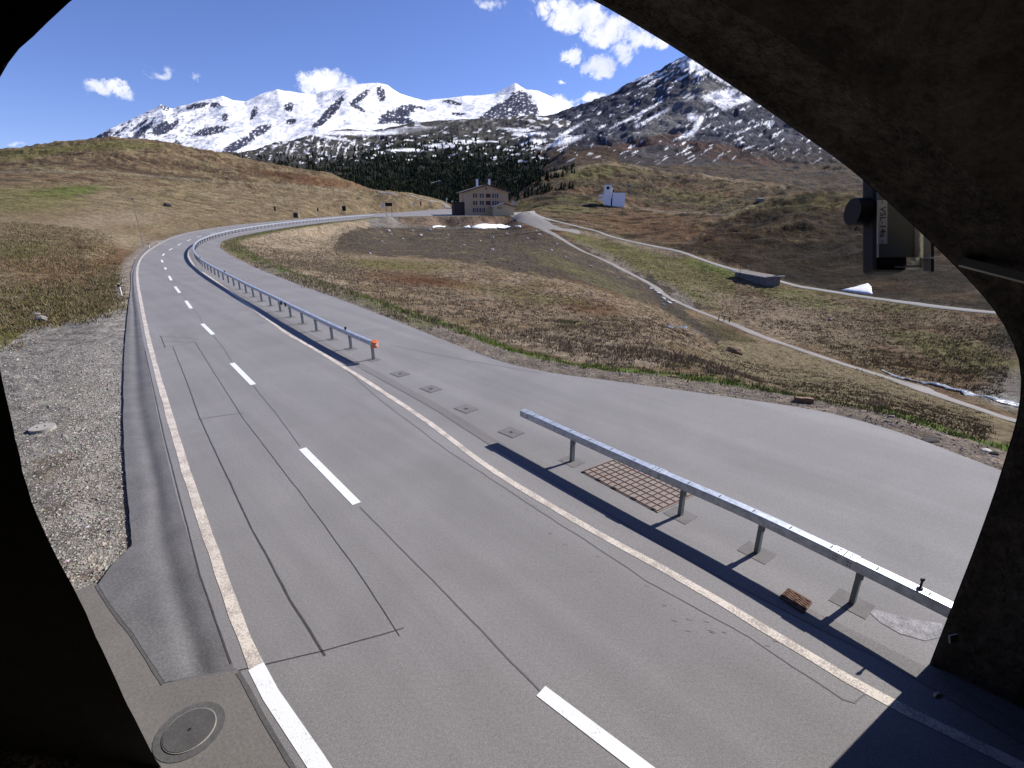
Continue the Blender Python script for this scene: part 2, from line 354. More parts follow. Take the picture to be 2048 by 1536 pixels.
# ------------------------------------------------------------------ terrain: control points (pixel, range or height), smooth interpolation
CT = []   # (az, ln r, z/r)
def addc(x, y, z):
    r = math.hypot(x, y); CT.append((math.atan2(x, y), math.log(r), z / r))
def c_r(px, py, r):
    d = ray(px, py); hd = math.hypot(d[0], d[1]); addc(d[0] / hd * r, d[1] / hd * r, H + d[2] / hd * r)
def c_z(px, py, z):
    p = P(px, py, z); addc(p.x, p.y, z)
for q in [(0, 1000, -.05), (0, 850, -.05), (0, 760, -.06), (100, 700, -.06), (200, 650, -.06), (-300, 800, -.1), (-600, 900, -.2), (0, 690, -.15), (100, 650, -.2), (200, 620, -.2), (236, 580, -.25),
          (0, 600, .2), (100, 570, .1), (200, 545, 0), (600, 500, -1.6), (560, 510, -1.0), (650, 480, -1.8), (700, 500, -2.7), (800, 480, -3), (900, 500, -3.2), (1000, 480, -3), (1080, 500, -3.4), (800, 560, -2.2),
          (950, 600, -2.2), (700, 560, -1.4), (620, 540, -1.0), (1100, 600, -3), (1130, 640, -2.8), (1000, 680, -.9), (1200, 700, -1.2), (1300, 640, -4.6), (1350, 720, -1.4), (850, 620, -1.0), (740, 453, -1.4), (800, 454, -1.5), (900, 455, -1.6), (1010, 455, -1.6),
          (900, 470, -2.3), (1300, 728, -.6), (1450, 765, -.35), (1600, 800, -.35), (1750, 826, -.4), (2000, 895, -.4), (1100, 705, -.5), (2500, 1000, -.5)]: c_z(*q)
for q in [(0, 500, 68), (-400, 520, 75), (200, 500, 76), (0, 440, 112), (200, 440, 128), (300, 455, 125), (-400, 450, 120), (300, 400, 185), (0, 390, 165), (450, 420, 185), (600, 415, 215), (700, 413, 240), (800, 409, 265), (860, 406, 290),
          (0, 347, 240), (-400, 360, 240), (200, 345, 250), (400, 362, 270), (550, 373, 290), (700, 386, 330), (-500, 330, 300), (-200, 325, 320), (0, 311, 340), (100, 296, 360), (230, 284, 380), (330, 291, 380), (450, 314, 385), (560, 338, 390),
          (650, 350, 395), (700, 368, 400), (745, 385, 400), (800, 392, 345), (880, 400, 345), (-200, 350, 480), (0, 336, 500), (230, 315, 520), (450, 345, 520), (650, 385, 520), (760, 402, 500), (850, 412, 450),
          (1110, 470, 150), (1200, 515, 132), (1300, 560, 115), (1380, 600, 101), (1450, 640, 88), (1600, 690, 76), (1800, 765, 64), (2040, 840, 54), (2400, 960, 45), (1400, 672, 62), (1460, 700, 52), (1500, 760, 27), (1500, 728, 43), (1500, 700, 60), (1750, 796, 30), (1750, 768, 50),
          (2000, 868, 25), (2000, 850, 40), (1200, 480, 165), (1300, 510, 147), (1400, 560, 126), (1505, 576, 118), (1600, 620, 104), (1700, 680, 88), (1900, 740, 76), (2040, 745, 74), (2300, 760, 70), (1040, 425, 215), (1120, 440, 195), (1200, 460, 178),
          (1400, 512, 150), (1600, 568, 128), (1800, 602, 116), (2040, 629, 106), (2400, 650, 98), (1370, 495, 158), (1500, 470, 180), (1640, 480, 172), (1800, 520, 150), (1950, 570, 125), (1450, 442, 212), (1520, 408, 232), (1580, 394, 240), (1640, 387, 242), (1700, 389, 242),
          (1800, 402, 232), (2000, 440, 210), (2300, 470, 200), (1640, 408, 310), (1800, 420, 300), (1520, 428, 285), (1400, 425, 262), (1300, 440, 218), (1350, 432, 240), (1225, 416, 262), (1150, 422, 240), (1090, 418, 245), (1070, 400, 290), (1020, 418, 262), (1300, 405, 320),
          (1060, 374, 350), (1100, 352, 390), (1140, 340, 410), (1210, 326, 430), (1290, 340, 425), (1400, 353, 410), (1500, 366, 400), (1580, 376, 390), (1680, 395, 380), (1060, 395, 430), (1130, 372, 500), (1210, 350, 530), (1400, 378, 510), (1600, 402, 480), (1400, 390, 340), (1200, 370, 340), (1500, 400, 320),
          (900, 410, 330), (960, 414, 310), (900, 425, 440), (1000, 424, 430), (960, 424, 260), (2300, 420, 400), (2300, 430, 600), (-600, 380, 600)]: c_r(*q)
for px in range(-600, 2601, 320): c_r(px, 440, 760)
for a in (-170, -130, -100, -80, 80, 100, 130, 170):
    for r_, z_ in ((6, -.2), (40, -.2), (200, 10), (700, 20)): addc(math.sin(R(a)) * r_, math.cos(R(a)) * r_, z_)
for ln, st in ((left, 4), (right, 4), (lot, 3), (gutl_s, 5)):
    for p in ln[::st]: addc(p[0], p[1], float(zr(math.hypot(*p))) - .05)
for p in [(-3, 5), (0, 6), (3, 8), (0, 14), (8, 12), (-8, 16), (-16, 28), (14, 8), (5, 4), (-30, 42)]: addc(p[0], p[1], -.05)
CT = np.array(CT); CT[:, 0] = (CT[:, 0] + np.pi) % (2 * np.pi) - np.pi
KA, KC = 3.2, .03
cx = np.stack([CT[:, 0] * KA, CT[:, 1]], 1)
Dm = np.sqrt(((cx[:, None] - cx[None]) ** 2).sum(-1) + KC ** 2); n_ = len(cx)
Am = np.zeros((n_ + 3, n_ + 3)); Am[:n_, :n_] = -Dm + np.eye(n_) * 1e-3; Am[:n_, n_] = 1; Am[n_, :n_] = 1; Am[:n_, n_ + 1:] = cx; Am[n_ + 1:, :n_] = cx.T
Wt = np.linalg.solve(Am, np.concatenate([CT[:, 2], np.zeros(3)]))
def rbf(az, lr):
    s = Wt[n_] + Wt[n_ + 1] * az * KA + Wt[n_ + 2] * lr
    for i in range(n_): s = s - Wt[i] * np.sqrt((az * KA - cx[i, 0]) ** 2 + (lr - cx[i, 1]) ** 2 + KC ** 2)
    return s
def proj(X, Y, Z):
    y = Y * math.cos(TH) - (Z - H) * math.sin(TH); u = Y * math.sin(TH) + (Z - H) * math.cos(TH); y = np.maximum(y, .01)
    return 1024 + FOC * X / y, 768 - FOC * u / y
PATHS = {}
def base_h(X, Y):
    r = np.hypot(X, Y); return rbf(np.arctan2(X, Y), np.log(r)) * r
def hfun(X, Y):
    X = np.asarray(X, float); Y = np.asarray(Y, float); sh = X.shape; X = X.ravel(); Y = Y.ravel()
    r = np.hypot(X, Y); z = base_h(X, Y)
    ins = inside(flat_poly, X, Y); d = dist_line(flat_poly, X, Y, True); d = np.where(ins, 0, d)
    rd = zr(r) - .05 - .15 * np.where(ins, sst(.0, .35, dist_line(flat_poly, X, Y, True)), 0)
    wr = 1 - sst(.4 + .008 * r, 2.0 + .03 * r, d); z = z * (1 - wr) + rd * wr
    dp = np.full(X.shape, 1e9)
    for ln in PATHS.values(): dp = np.minimum(dp, dist_line(ln, X, Y))
    q = sst(.5, 3.5, d) * sst(1.2, 4.0, dp)
    gravel = (X < -5.5) & (r < 22)
    rough = sst(60, 220, r)
    px, py = proj(X, Y, z)
    hill = np.maximum(sst(180, 330, r) * sst(900, 800, px), sst(1250, 1450, px) * sst(110, 180, r)); hill = np.maximum(hill, sst(230, 330, r) * sst(980, 1080, px))
    field = sst(920, 820, px) * sst(50, 70, r) * sst(245, 225, r)
    az = np.arctan2(X, Y); A_ = ridged(X / 30 + .3 * az, Y / 20, 4) * 2.6 * hill + fbm(X / 9, Y / 7, 4, off=3.3) * .95 * hill
    B = fbm(X / 6, Y / 5, 4, off=7) * .30 * (1 - rough) + fbm(X / 1.5, Y / 1.2, 3, off=5) * .17 * np.clip(18 / (r * .3 + 1), .2, 1)
    B += ridged(X / 3.2, Y / 2.6, 3, off=2.2) * .22 * sst(30, 60, r) * sst(820, 950, px) * (1 - sst(200, 300, r))
    mid = sst(28, 45, r) * (1 - sst(90, 120, r)) * sst(620, 700, px)
    B += hill * ridged(X / 9, Y / 6, 4, off=14) * .75 * sst(100, 200, r); B += mid * .22 * np.maximum(fbm(X / 1.1, Y / 1.1, 2, off=9), 0)
    B = B * (1 - .55 * field); B = B * (1 - .75 * gravel)
    z = z + q * (A_ + B)
    return z.reshape(sh)
_rs = np.exp(np.linspace(math.log(6), math.log(640), 900))
def T(px, py, lift=0.0, base=False):                    # first terrain point seen at a pixel
    d = ray(px, py); hd = math.hypot(d[0], d[1]); X = d[0] / hd * _rs; Y = d[1] / hd * _rs
    z = (base_h if base else hfun)(X, Y); f = H + d[2] / hd * _rs - z; i = int(np.argmax(f < 0))
    if f[i] >= 0: i = int(np.argmin(np.abs(f)))
    a = f[i - 1] / (f[i - 1] - f[i] + 1e-9) if i else 0; a = min(max(a, 0), 1); x = X[i-1] + a * (X[i] - X[i-1]); y = Y[i-1] + a * (Y[i] - Y[i-1])
    return Vector((x, y, z[i-1] + a * (z[i] - z[i-1]) + lift))
def TB(px, py): p = T(px, py, base=True); return np.array([p.x, p.y])
LOWER = [(1028, 428), (1060, 443), (1110, 470), (1160, 500), (1200, 517), (1250, 542), (1300, 568), (1340, 597), (1400, 624), (1450, 643), (1520, 672), (1600, 700), (1700, 733), (1800, 765), (1900, 800), (2060, 850), (2300, 925)]
UPPER = [(1030, 424), (1075, 432), (1130, 447), (1200, 465), (1300, 491), (1400, 518), (1500, 547), (1560, 563), (1640, 580), (1720, 593), (1800, 604), (1900, 617), (1990, 626), (2060, 629), (2300, 640)]
BACK = [(900, 414), (893, 409), (880, 404), (850, 400), (800, 395), (745, 388)]
for nm, q in (('lower', LOWER), ('upper', UPPER)): PATHS[nm] = smooth_px(q, TB, 1.2, .004)

# ------------------------------------------------------------------ ground mesh
az_in = np.arange(-56, 56.001, .075); az_l = np.arange(-180, -56, 2.5); az_r = np.arange(56 + 2.5, 180.01, 2.5)
AZ = np.radians(np.concatenate([az_l, az_in, az_r])); RR = np.exp(np.arange(math.log(2.5), math.log(760), .0092))
A2, R2 = np.meshgrid(AZ, RR, indexing='ij'); GX = R2 * np.sin(A2); GY = R2 * np.cos(A2)
GZ = hfun(GX, GY)
ni, nj = GX.shape
def gridF(ni, nj):
    i, j = np.meshgrid(np.arange(ni - 1), np.arange(nj - 1), indexing='ij'); a = (i * nj + j).ravel(); return np.stack([a, a + 1, a + nj + 1, a + nj], 1)
PX, PY = proj(GX, GY, GZ)
n1 = fbm(GX / 7, GY / 7, 4); n2 = fbm(GX / 2.2, GY / 2.2, 4, off=4); n3 = fbm(GX / 30, GY / 30, 3, off=8); n4 = fbm(GX / .7, GY / .7, 3, off=12)
C = np.zeros((ni, nj, 3))
def setc(c, wgt):
    global C
    wgt = np.clip(wgt, 0, 1)[..., None]; C = C * (1 - wgt) + np.array(c) * wgt
def blob(cx_, cy_, rx, ry, ang=0.0, soft=.5, wob=.5):
    a = R(ang); dx = PX - cx_; dy = PY - cy_; u = (dx * math.cos(a) + dy * math.sin(a)) / rx; v = (-dx * math.sin(a) + dy * math.cos(a)) / ry
    return sst(1 + soft, 1 - soft, np.sqrt(u * u + v * v) + wob * (n1 + .6 * n2))
def polym(pts, soft=0):
    wx = PX + n2 * soft; wy = PY + n1 * soft * .6
    return inside(np.array(pts, float), wx, wy).astype(float)
def pline(pts, wpx, wob=0.0):
    return sst(wpx, wpx * .4, dist_line(np.array(pts, float), PX + wob * n2, PY + wob * n1 * .5))
TAN = (.175, .132, .082); STRAW = (.27, .215, .15); BRN = (.105, .065, .040); RED = (.115, .052, .028); OLV = (.105, .10, .038); GRN = (.075, .105, .022); DRK = (.050, .044, .034); GREY = (.17, .155, .14)
setc(TAN, np.ones_like(PX)); leftm = (PX < 900)
setc(OLV, .35 * sst(-.1, .4, n3))
setc((.118, .090, .052), .8 * (PY < 500) * (~leftm)); setc(BRN, .85 * sst(-.15, .25, n1 + .4 * n2) * (~leftm)); setc(RED, .55 * sst(.1, .45, n3 + .5 * n1) * (~leftm)); setc(OLV, .6 * sst(.1, .4, fbm(GX / 14, GY / 11, 4, off=21)) * (~leftm))
# right hill: brown heath with the mound's shading painted in; meadow between the two tracks: olive green and straw
setc((.066, .041, .024), .88 * polym([(1370, 495), (1450, 440), (1530, 400), (1640, 380), (2200, 380), (2200, 640), (2000, 625), (1700, 590), (1550, 558)], 8) * (.6 + .4 * sst(-.3, .3, n1)))
setc((.125, .10, .035), .75 * polym([(1540, 410), (1640, 382), (1760, 388), (1740, 410), (1600, 425)], 14)); setc((.030, .024, .016), .8 * blob(1690, 510, 170, 44, 12)); setc((.030, .024, .016), .75 * blob(1560, 530, 120, 16, 18)); setc(DRK, .6 * blob(1900, 560, 120, 26, 10)); setc((.13, .085, .04), .7 * blob(1610, 470, 60, 16, 5)); setc((.115, .07, .045), .6 * blob(1840, 500, 90, 24, 10)); setc(DRK, .7 * pline([(1560, 553), (1700, 583), (1850, 604), (2040, 620)], 12, 4))
setc((.11, .105, .04), .55 * sst(.0, .4, n1 + n3) * polym([(1130, 470), (1560, 570), (1850, 610), (2048, 635), (2048, 800), (1750, 740), (1400, 610), (1200, 500)], 6))
setc((.115, .112, .042), .65 * polym([(1130, 470), (1190, 470), (1460, 540), (1480, 600), (1400, 600), (1250, 530)], 10)); setc((.095, .115, .03), .6 * blob(1600, 600, 90, 14, 14)); setc((.085, .12, .022), .6 * blob(1420, 535, 60, 9, 18)); setc(GRN, .55 * blob(1400, 600, 40, 10, 24))
setc((.20, .155, .11), .7 * blob(1650, 660, 230, 42, 14)); setc((.20, .155, .11), .6 * blob(1560, 640, 120, 30, 20)); setc((.105, .06, .035), .6 * blob(1850, 730, 130, 18, 18)); setc((.13, .125, .045), .6 * blob(1900, 700, 140, 22, 16)); setc(GREY, .55 * blob(1230, 528, 80, 14, 28)); setc(GREY, .6 * blob(1330, 575, 60, 10, 25))
setc(DRK, .8 * blob(2020, 680, 40, 30)); setc(GREY, .8 * blob(2030, 780, 60, 34, 10)); setc((.24, .23, .21), .9 * blob(2010, 800, 60, 12, 15))
setc(DRK, .55 * blob(1130, 340, 30, 60, 10)); setc(DRK, .6 * blob(1080, 385, 26, 22)); setc(OLV, .7 * blob(1180, 345, 70, 12, -8)); setc(OLV, .6 * blob(1150, 400, 60, 9)); setc(DRK, .5 * blob(1250, 375, 60, 10)); setc((.12, .11, .045), .7 * blob(1110, 415, 90, 9, 4))
setc((.12, .065, .035), .7 * blob(1330, 455, 120, 26, 8)); setc((.13, .115, .05), .6 * blob(1420, 400, 120, 14, 6)); setc((.20, .16, .12), .6 * pline([(1040, 432), (1200, 472), (1360, 512)], 9, 3)); setc((.21, .17, .12), .8 * pline([(1250, 412), (1330, 424), (1420, 428), (1450, 430)], 3, 2)); setc(DRK, .8 * pline([(1365, 497), (1410, 462), (1450, 437)], 4, 2)); setc((.22, .18, .13), .7 * pline([(1450, 432), (1500, 413), (1535, 395)], 3, 2))
setc((.045, .036, .026), .7 * pline([(1430, 418), (1520, 386), (1600, 375), (1700, 379), (1820, 394)], 10, 4)); setc((.18, .15, .075), .7 * pline([(1450, 436), (1530, 404), (1600, 392), (1660, 389), (1740, 394), (1800, 404)], 5, 3))  # dark strip behind and pale crest paint the mound's shade and light rim
for q in ([(1120, 368), (1180, 362), (1260, 372), (1330, 368)], [(1160, 394), (1240, 386), (1330, 396), (1400, 402)], [(1060, 412), (1130, 405), (1190, 411)], [(1230, 350), (1320, 356), (1420, 366)], [(1280, 402), (1340, 412), (1440, 415)]): setc((.040, .032, .024), .75 * pline(q, 6, 7) * sst(-.4, .1, n2))
setc(STRAW, .4 * pline([(1100, 345), (1210, 325), (1400, 350), (1570, 374)], 4, 3))
# left meadow
setc((.165, .124, .075), .85 * (leftm & (PY < 560))); setc((.20, .165, .10), .55 * leftm * sst(-.05, .35, fbm(GX / 40, GY / 9, 4, off=2)) * (PY < 520)); setc((.115, .10, .045), .5 * leftm * sst(.1, .4, fbm(GX / 30, GY / 12, 4, off=6)))
setc(GRN, .75 * blob(130, 383, 70, 11, -6)); setc((.12, .115, .04), .6 * blob(50, 400, 110, 25)); setc((.23, .185, .125), .7 * blob(220, 440, 110, 14, -4)); setc((.23, .185, .125), .5 * blob(250, 480, 70, 14, 10))
hl = leftm & (PY < 372) & (PX < 760); setc((.125, .085, .052), .85 * hl * sst(-.35, .05, n1 + .6 * n3)); setc((.165, .135, .075), .8 * hl * sst(.0, .3, fbm(GX / 22, GY / 14, 4, off=33))); setc((.055, .038, .026), .75 * hl * sst(.12, .34, fbm(GX / 17, GY / 9, 4, off=40)))
HP = hl * sst(-.25, .15, n1 + n2)
for q in [(250, 318, 90, 10, 4), (385, 335, 70, 8, 8), (60, 328, 90, 8, -3), (150, 306, 70, 5, -4), (330, 350, 70, 6, 3), (470, 345, 70, 6, 6), (200, 332, 60, 5, 0)]: setc((.052, .036, .026), .85 * blob(*q, .6, .7) * HP)
setc(RED, .65 * blob(620, 360, 110, 9, 8)); setc((.07, .04, .025), .6 * blob(560, 350, 60, 6, 8)); setc(OLV, .7 * polym([(0, 300), (230, 280), (330, 288), (330, 296), (150, 302), (0, 325)], 4)); setc(DRK, .8 * pline([(0, 342), (60, 341), (120, 343)], 3, 2)); setc(DRK, .7 * pline([(310, 352), (350, 357), (420, 360)], 6, 3)); setc((.21, .18, .12), .6 * pline([(0, 344), (200, 343), (420, 362), (600, 372), (720, 385)], 3, 2))
setc(RED, .5 * blob(120, 535, 120, 34, 6, .6, .8)); setc(RED, .5 * blob(230, 520, 40, 20, 0, .6, .8)); setc((.09, .055, .035), .6 * pline([(152, 475), (165, 510), (175, 560), (178, 575)], 13, 12)); setc(DRK, .45 * pline([(155, 480), (160, 520), (176, 570)], 4, 9)); setc((.11, .10, .035), .75 * blob(90, 610, 150, 24, 0, .6, .8)); setc(OLV, .7 * blob(225, 580, 22, 26)); setc((.105, .10, .04), .7 * blob(40, 500, 60, 20)); setc(STRAW, .4 * leftm * sst(.15, .4, n2) * (PY > 470))
setc((.11, .105, .035), .8 * polym([(0, 640), (60, 640), (250, 600), (245, 622), (160, 640), (60, 655), (0, 710)], 10)); setc((.19, .165, .08), .7 * pline([(100, 648), (180, 632), (240, 612)], 7, 4))
# inside the bend: straw bank, burnt dark field, tussocks
setc(STRAW, .92 * polym([(450, 480), (560, 457), (735, 434), (745, 455), (680, 470), (665, 500), (700, 530), (690, 560), (760, 620), (600, 568), (460, 515), (440, 492)], 5)); setc(TAN, .35 * blob(600, 520, 120, 30) * sst(-.2, .2, n2))
setc((.072, .058, .045), .95 * polym([(690, 462), (745, 453), (1020, 452), (1120, 470), (1300, 560), (1420, 620), (1340, 620), (1250, 590), (1130, 560), (1000, 535), (900, 520), (760, 510), (665, 500)], 22) * sst(-.75, -.1, n1 + n2)); setc((.10, .08, .06), .5 * blob(900, 490, 220, 20) * sst(0, .3, n1)); setc((.10, .10, .045), .5 * blob(1150, 540, 120, 12, 22))
mz = polym([(660, 505), (900, 520), (1130, 560), (1330, 620), (1400, 660), (1440, 700), (1300, 735), (1100, 700), (900, 665), (760, 620), (690, 560)], 8)
setc((.215, .165, .115), .85 * mz); setc((.125, .095, .045), .6 * mz * sst(-.05, .25, n1)); setc((.10, .04, .018), .8 * blob(870, 565, 75, 8, 4, .6, .8)); setc((.10, .045, .02), .6 * blob(800, 555, 80, 14, 4, .6, .8)); setc((.10, .045, .022), .7 * blob(1180, 615, 60, 14, 10, .6, .8)); setc((.12, .11, .035), .7 * blob(790, 530, 120, 10, 3)); setc((.12, .105, .04), .6 * blob(1050, 590, 140, 10, 8)); setc(RED, .4 * mz * sst(.15, .4, n2))
setc((.23, .185, .135), .8 * polym([(880, 660), (1100, 660), (1300, 690), (1330, 730), (1200, 730), (1050, 700)], 8)); setc(DRK, .9 * pline([(1300, 560), (1330, 610), (1400, 655), (1470, 700), (1500, 705)], 14, 8)); setc((.055, .05, .025), .8 * blob(1460, 670, 60, 14, 25))
setc((.17, .14, .085), .85 * polym([(1440, 680), (1560, 690), (1800, 770), (2048, 850), (2048, 900), (1800, 830), (1560, 780), (1380, 735)], 5)); setc((.115, .09, .06), .5 * blob(1950, 850, 80, 16, 15) * sst(-.1, .2, n2)); setc(GREY, .6 * pline([(1350, 590), (1380, 610)], 10, 4))
setc(GREY, .9 * polym([(733, 434), (790, 432), (815, 452), (740, 452)], 0)); setc((.14, .13, .12), .7 * pline([(740, 453), (900, 455), (1020, 454)], 3, 1)); setc((.17, .12, .09), .8 * polym([(790, 434), (1020, 434), (1060, 452), (820, 452)], 2))
# shoulder bands that follow the paved edge
dr = dist_line(right, GX, GY); dl = dist_line(gutl_s, GX, GY); RN = np.hypot(GX, GY); rs_ = (~leftm | (GY < 60)) & (GX > -30)
near_r = rs_ & ~inside(flat_poly, GX, GY) & (GX + GY * .0 > -26)
setc((.20, .165, .135), .9 * near_r * sst(2.1, 1.5, dr + .5 * n2 - .02 * RN)); setc((.075, .10, .022), .85 * near_r * sst(.75, .3, np.abs(dr - 2.3 + .45 * n2)) * sst(-.4, .1, n1 + .3))
setc((.10, .145, .03), .75 * near_r * sst(1.0, .3, np.abs(dr - 2.5 + .6 * n2)) * sst(-.3, .1, n1 + .2)); far_band = ~inside(flat_poly, GX, GY) & (dr < 3.0) & (GX < -4); setc((.10, .105, .03), .8 * far_band * sst(1.6, .6, np.abs(dr - 1.6)))
lm = (~inside(flat_poly, GX, GY)) & (dl < 30) & (GX < 0)
setc((.225, .21, .19), .95 * polym([(-900, 1300), (-900, 760), (-300, 745), (0, 705), (60, 655), (160, 640), (256, 618), (256, 1100), (200, 1400), (100, 1536), (-400, 1600)], 6)); setc((.31, .285, .25), .6 * lm * sst(1.6, .5, dl + .4 * n2) * (PY > 600)); setc((.14, .09, .06), .5 * lm * polym([(60, 900), (200, 900), (200, 1160), (120, 1160)], 12) * sst(-.1, .3, n2)); setc((.14, .145, .08), .3 * polym([(0, 800), (180, 760), (190, 1100), (60, 1000)], 20) * sst(.0, .3, n2))
setc((.30, .26, .22), .75 * lm * sst(1.4, .6, dl) * (PY < 610) * (PY > 480))
hs_ = sst(110, 200, RN); n5 = fbm(GX / 4.5, GY / 3.5, 4, off=61); C *= (1 + .35 * n4 + .25 * n2 + hs_ * (.9 * n5))[..., None]; C = C * (1 - .74 * (hs_ * sst(-.02, .26, fbm(GX / 11, GY / 7, 5, gain=.6, off=71)) * sst(900, 1000, PX)))[..., None]; md_ = polym([(1372, 497), (1450, 440), (1535, 402), (1640, 388), (2200, 388), (2200, 640), (2000, 622), (1700, 585), (1555, 556)], 8) * sst(.42, -.12, fbm(GX / 16, GY / 12, 5, gain=.6, off=83)); C = C * (1 - .58 * md_)[..., None]; C = np.clip(C, .006, .6)  # md_ darkens the mound further, shade mixed into its heath colour
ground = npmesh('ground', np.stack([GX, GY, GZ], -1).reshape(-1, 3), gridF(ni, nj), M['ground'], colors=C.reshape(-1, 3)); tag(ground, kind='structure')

# ------------------------------------------------------------------ mountains: polar meshes from ridge profiles
def mountain(name, rows, pxr, dpx, nr, relief, colf, m):
    px0 = np.arange(pxr[0], pxr[1], dpx); az = np.arctan2(px0 - 1024, FOC / math.cos(TH) * (1 - 0)) if False else np.arctan((px0 - 1024) / FOC * 1.0)
    lr = [math.log(r) for r, _ in rows]; prof = []
    for r, pts in rows:                                 # elevation slope of each ridge as a function of azimuth
        a, s = [], []
        xs = np.array([p[0] for p in pts], float); ys = np.array([p[1] for p in pts], float)
        xx = np.linspace(xs[0], xs[-1], 900); yy = np.interp(xx, xs, ys)
        d = ray(xx, yy); hd = np.hypot(d[0], d[1]); prof.append(np.interp(az, np.arctan2(d[0], d[1]), d[2] / hd))
    prof = np.array(prof); L = np.linspace(lr[0], lr[-1], nr)
    sl = np.stack([np.interp(L, lr, prof[:, i]) for i in range(len(az))])   # (az, r)
    A_, L_ = np.meshgrid(az, L, indexing='ij'); r_ = np.exp(L_); X = r_ * np.sin(A_); Y = r_ * np.cos(A_); Z = H + sl * r_
    Z = Z + relief(X, Y, r_, sl)
    px, py = proj(X, Y, Z); cc = colf(X, Y, Z, px, py)
    o = npmesh(name, np.stack([X, Y, Z], -1).reshape(-1, 3), gridF(*X.shape), m, colors=cc.reshape(-1, 3)); tag(o, kind='structure'); return o, (X, Y, Z, px, py)
def cmix(c, c2, wgt): wgt = np.clip(wgt, 0, 1)[..., None]; return c * (1 - wgt) + np.array(c2) * wgt
def pb(px, py, l, wob=0, nz=0):
    m_ = np.zeros_like(px)
    for (cx_, cy_, rx, ry, ang) in l:
        a = R(ang); dx = px - cx_; dy = py - cy_; u = (dx * math.cos(a) + dy * math.sin(a)) / rx; v = (-dx * math.sin(a) + dy * math.cos(a)) / ry
        m_ = np.maximum(m_, sst(1.35, .65, np.sqrt(u * u + v * v) + wob * nz))
    return m_
SNOW = (.90, .90, .92)
# far glaciated range
crest2 = [(60, 330), (150, 300), (185, 283), (200, 271), (230, 256), (270, 237), (300, 222), (322, 210), (334, 216), (345, 220), (362, 214), (380, 211), (395, 206), (410, 203), (428, 201), (445, 196), (465, 203), (490, 206), (520, 193), (555, 182), (600, 189), (632, 194), (645, 186), (665, 181), (700, 172), (725, 168), (755, 167), (775, 172), (800, 190), (825, 200), (850, 204), (870, 201), (900, 197), (940, 196), (990, 190), (1010, 180), (1022, 173), (1031, 169), (1040, 175), (1052, 183), (1075, 184), (1100, 195), (1148, 222), (1250, 265), (1400, 330)]
def off(l, dy): return [(x, y + dy) for x, y in l]
rows2 = [(2400, [(60, 380), (1400, 380)]), (3300, [(60, 350), (450, 305), (800, 285), (1100, 262), (1400, 350)]),
         (4300, [(60, 340), (300, 272), (450, 252), (600, 232), (700, 226), (800, 240), (1000, 228), (1100, 240), (1400, 345)]), (5600, crest2), (6600, off(crest2, 40))]
def relief2(X, Y, r_, sl):
    wgt = sst(2400, 3000, r_) * (1 - .6 * sst(5200, 5600, r_)); wgt = wgt * (1 - sst(5700, 6300, r_) * .5)
    return wgt * (ridged(X / 900, Y / 1500, 6, .5) * 55 + fbm(X / 240, Y / 300, 4) * 22)
ROCK2 = [(1020, 205, 36, 9, -38), (1040, 205, 24, 22, 20), (1060, 218, 18, 14, 30), (985, 225, 30, 10, -35), (1010, 230, 30, 8, 0), (795, 228, 42, 12, -22), (800, 240, 30, 8, 10), (720, 195, 24, 6, -38), (762, 187, 8, 16, -10), (715, 215, 18, 4, 30),
         (670, 215, 30, 7, -52), (650, 232, 26, 6, -55), (640, 245, 18, 6, -30), (508, 226, 14, 6, -65), (519, 262, 24, 9, -28), (578, 213, 8, 10, 50), (583, 243, 10, 6, 0), (420, 262, 34, 8, -12), (395, 212, 24, 5, -12), (340, 255, 22, 6, -40), (355, 290, 7, 10, -10), (320, 258, 20, 10, -30), (285, 262, 30, 6, -42),
         (205, 272, 20, 9, -25), (480, 288, 36, 9, -25), (265, 280, 16, 6, 0), (430, 210, 10, 5, 0), (450, 235, 6, 8, 0), (905, 205, 18, 4, 10), (915, 228, 14, 3, 0), (840, 215, 12, 3, 10), (280, 250, 22, 3, -35), (240, 262, 18, 3, -35), (330, 215, 8, 5, 10)]
def col2(X, Y, Z, px, py):
    a = fbm(px / 14, py / 7, 5); b = fbm(px / 4.5, py / 3, 4, off=5); c = np.ones(px.shape + (3,)) * np.array(SNOW)
    m_ = pb(px, py, ROCK2, .55, a + .9 * b); g_ = ridged(px / 9 + py / 14, py / 9 - px / 16, 4, off=41); m_ = sst(.34, .50, .50 * m_ + (.45 * g_ + 1.0 * b + .2 * a) * sst(.02, .25, m_)) ; m_ = m_ * sst(-.5, -.1, b + .5 * g_)
    lf = sst(520, 300, px) * sst(.16, .40, fbm(px / 8 + py / 9, py / 5, 4, off=9) + .10); m_ = np.maximum(m_, lf * .9)
    m_ = np.maximum(m_, sst(.42, .6, fbm(px / 9, py / 5, 4, off=30)) * .8)
    rk = np.ones(px.shape + (3,)) * np.array((.055, .060, .090)); rk *= (1 + .8 * b)[..., None]
    m_ = np.clip(m_, 0, 1)[..., None]; return np.clip(c * (1 - m_) + rk * m_, .01, .9)
mountain('mountain_range', rows2, (60, 1400), 1.6, 240, relief2, col2, M['far'])
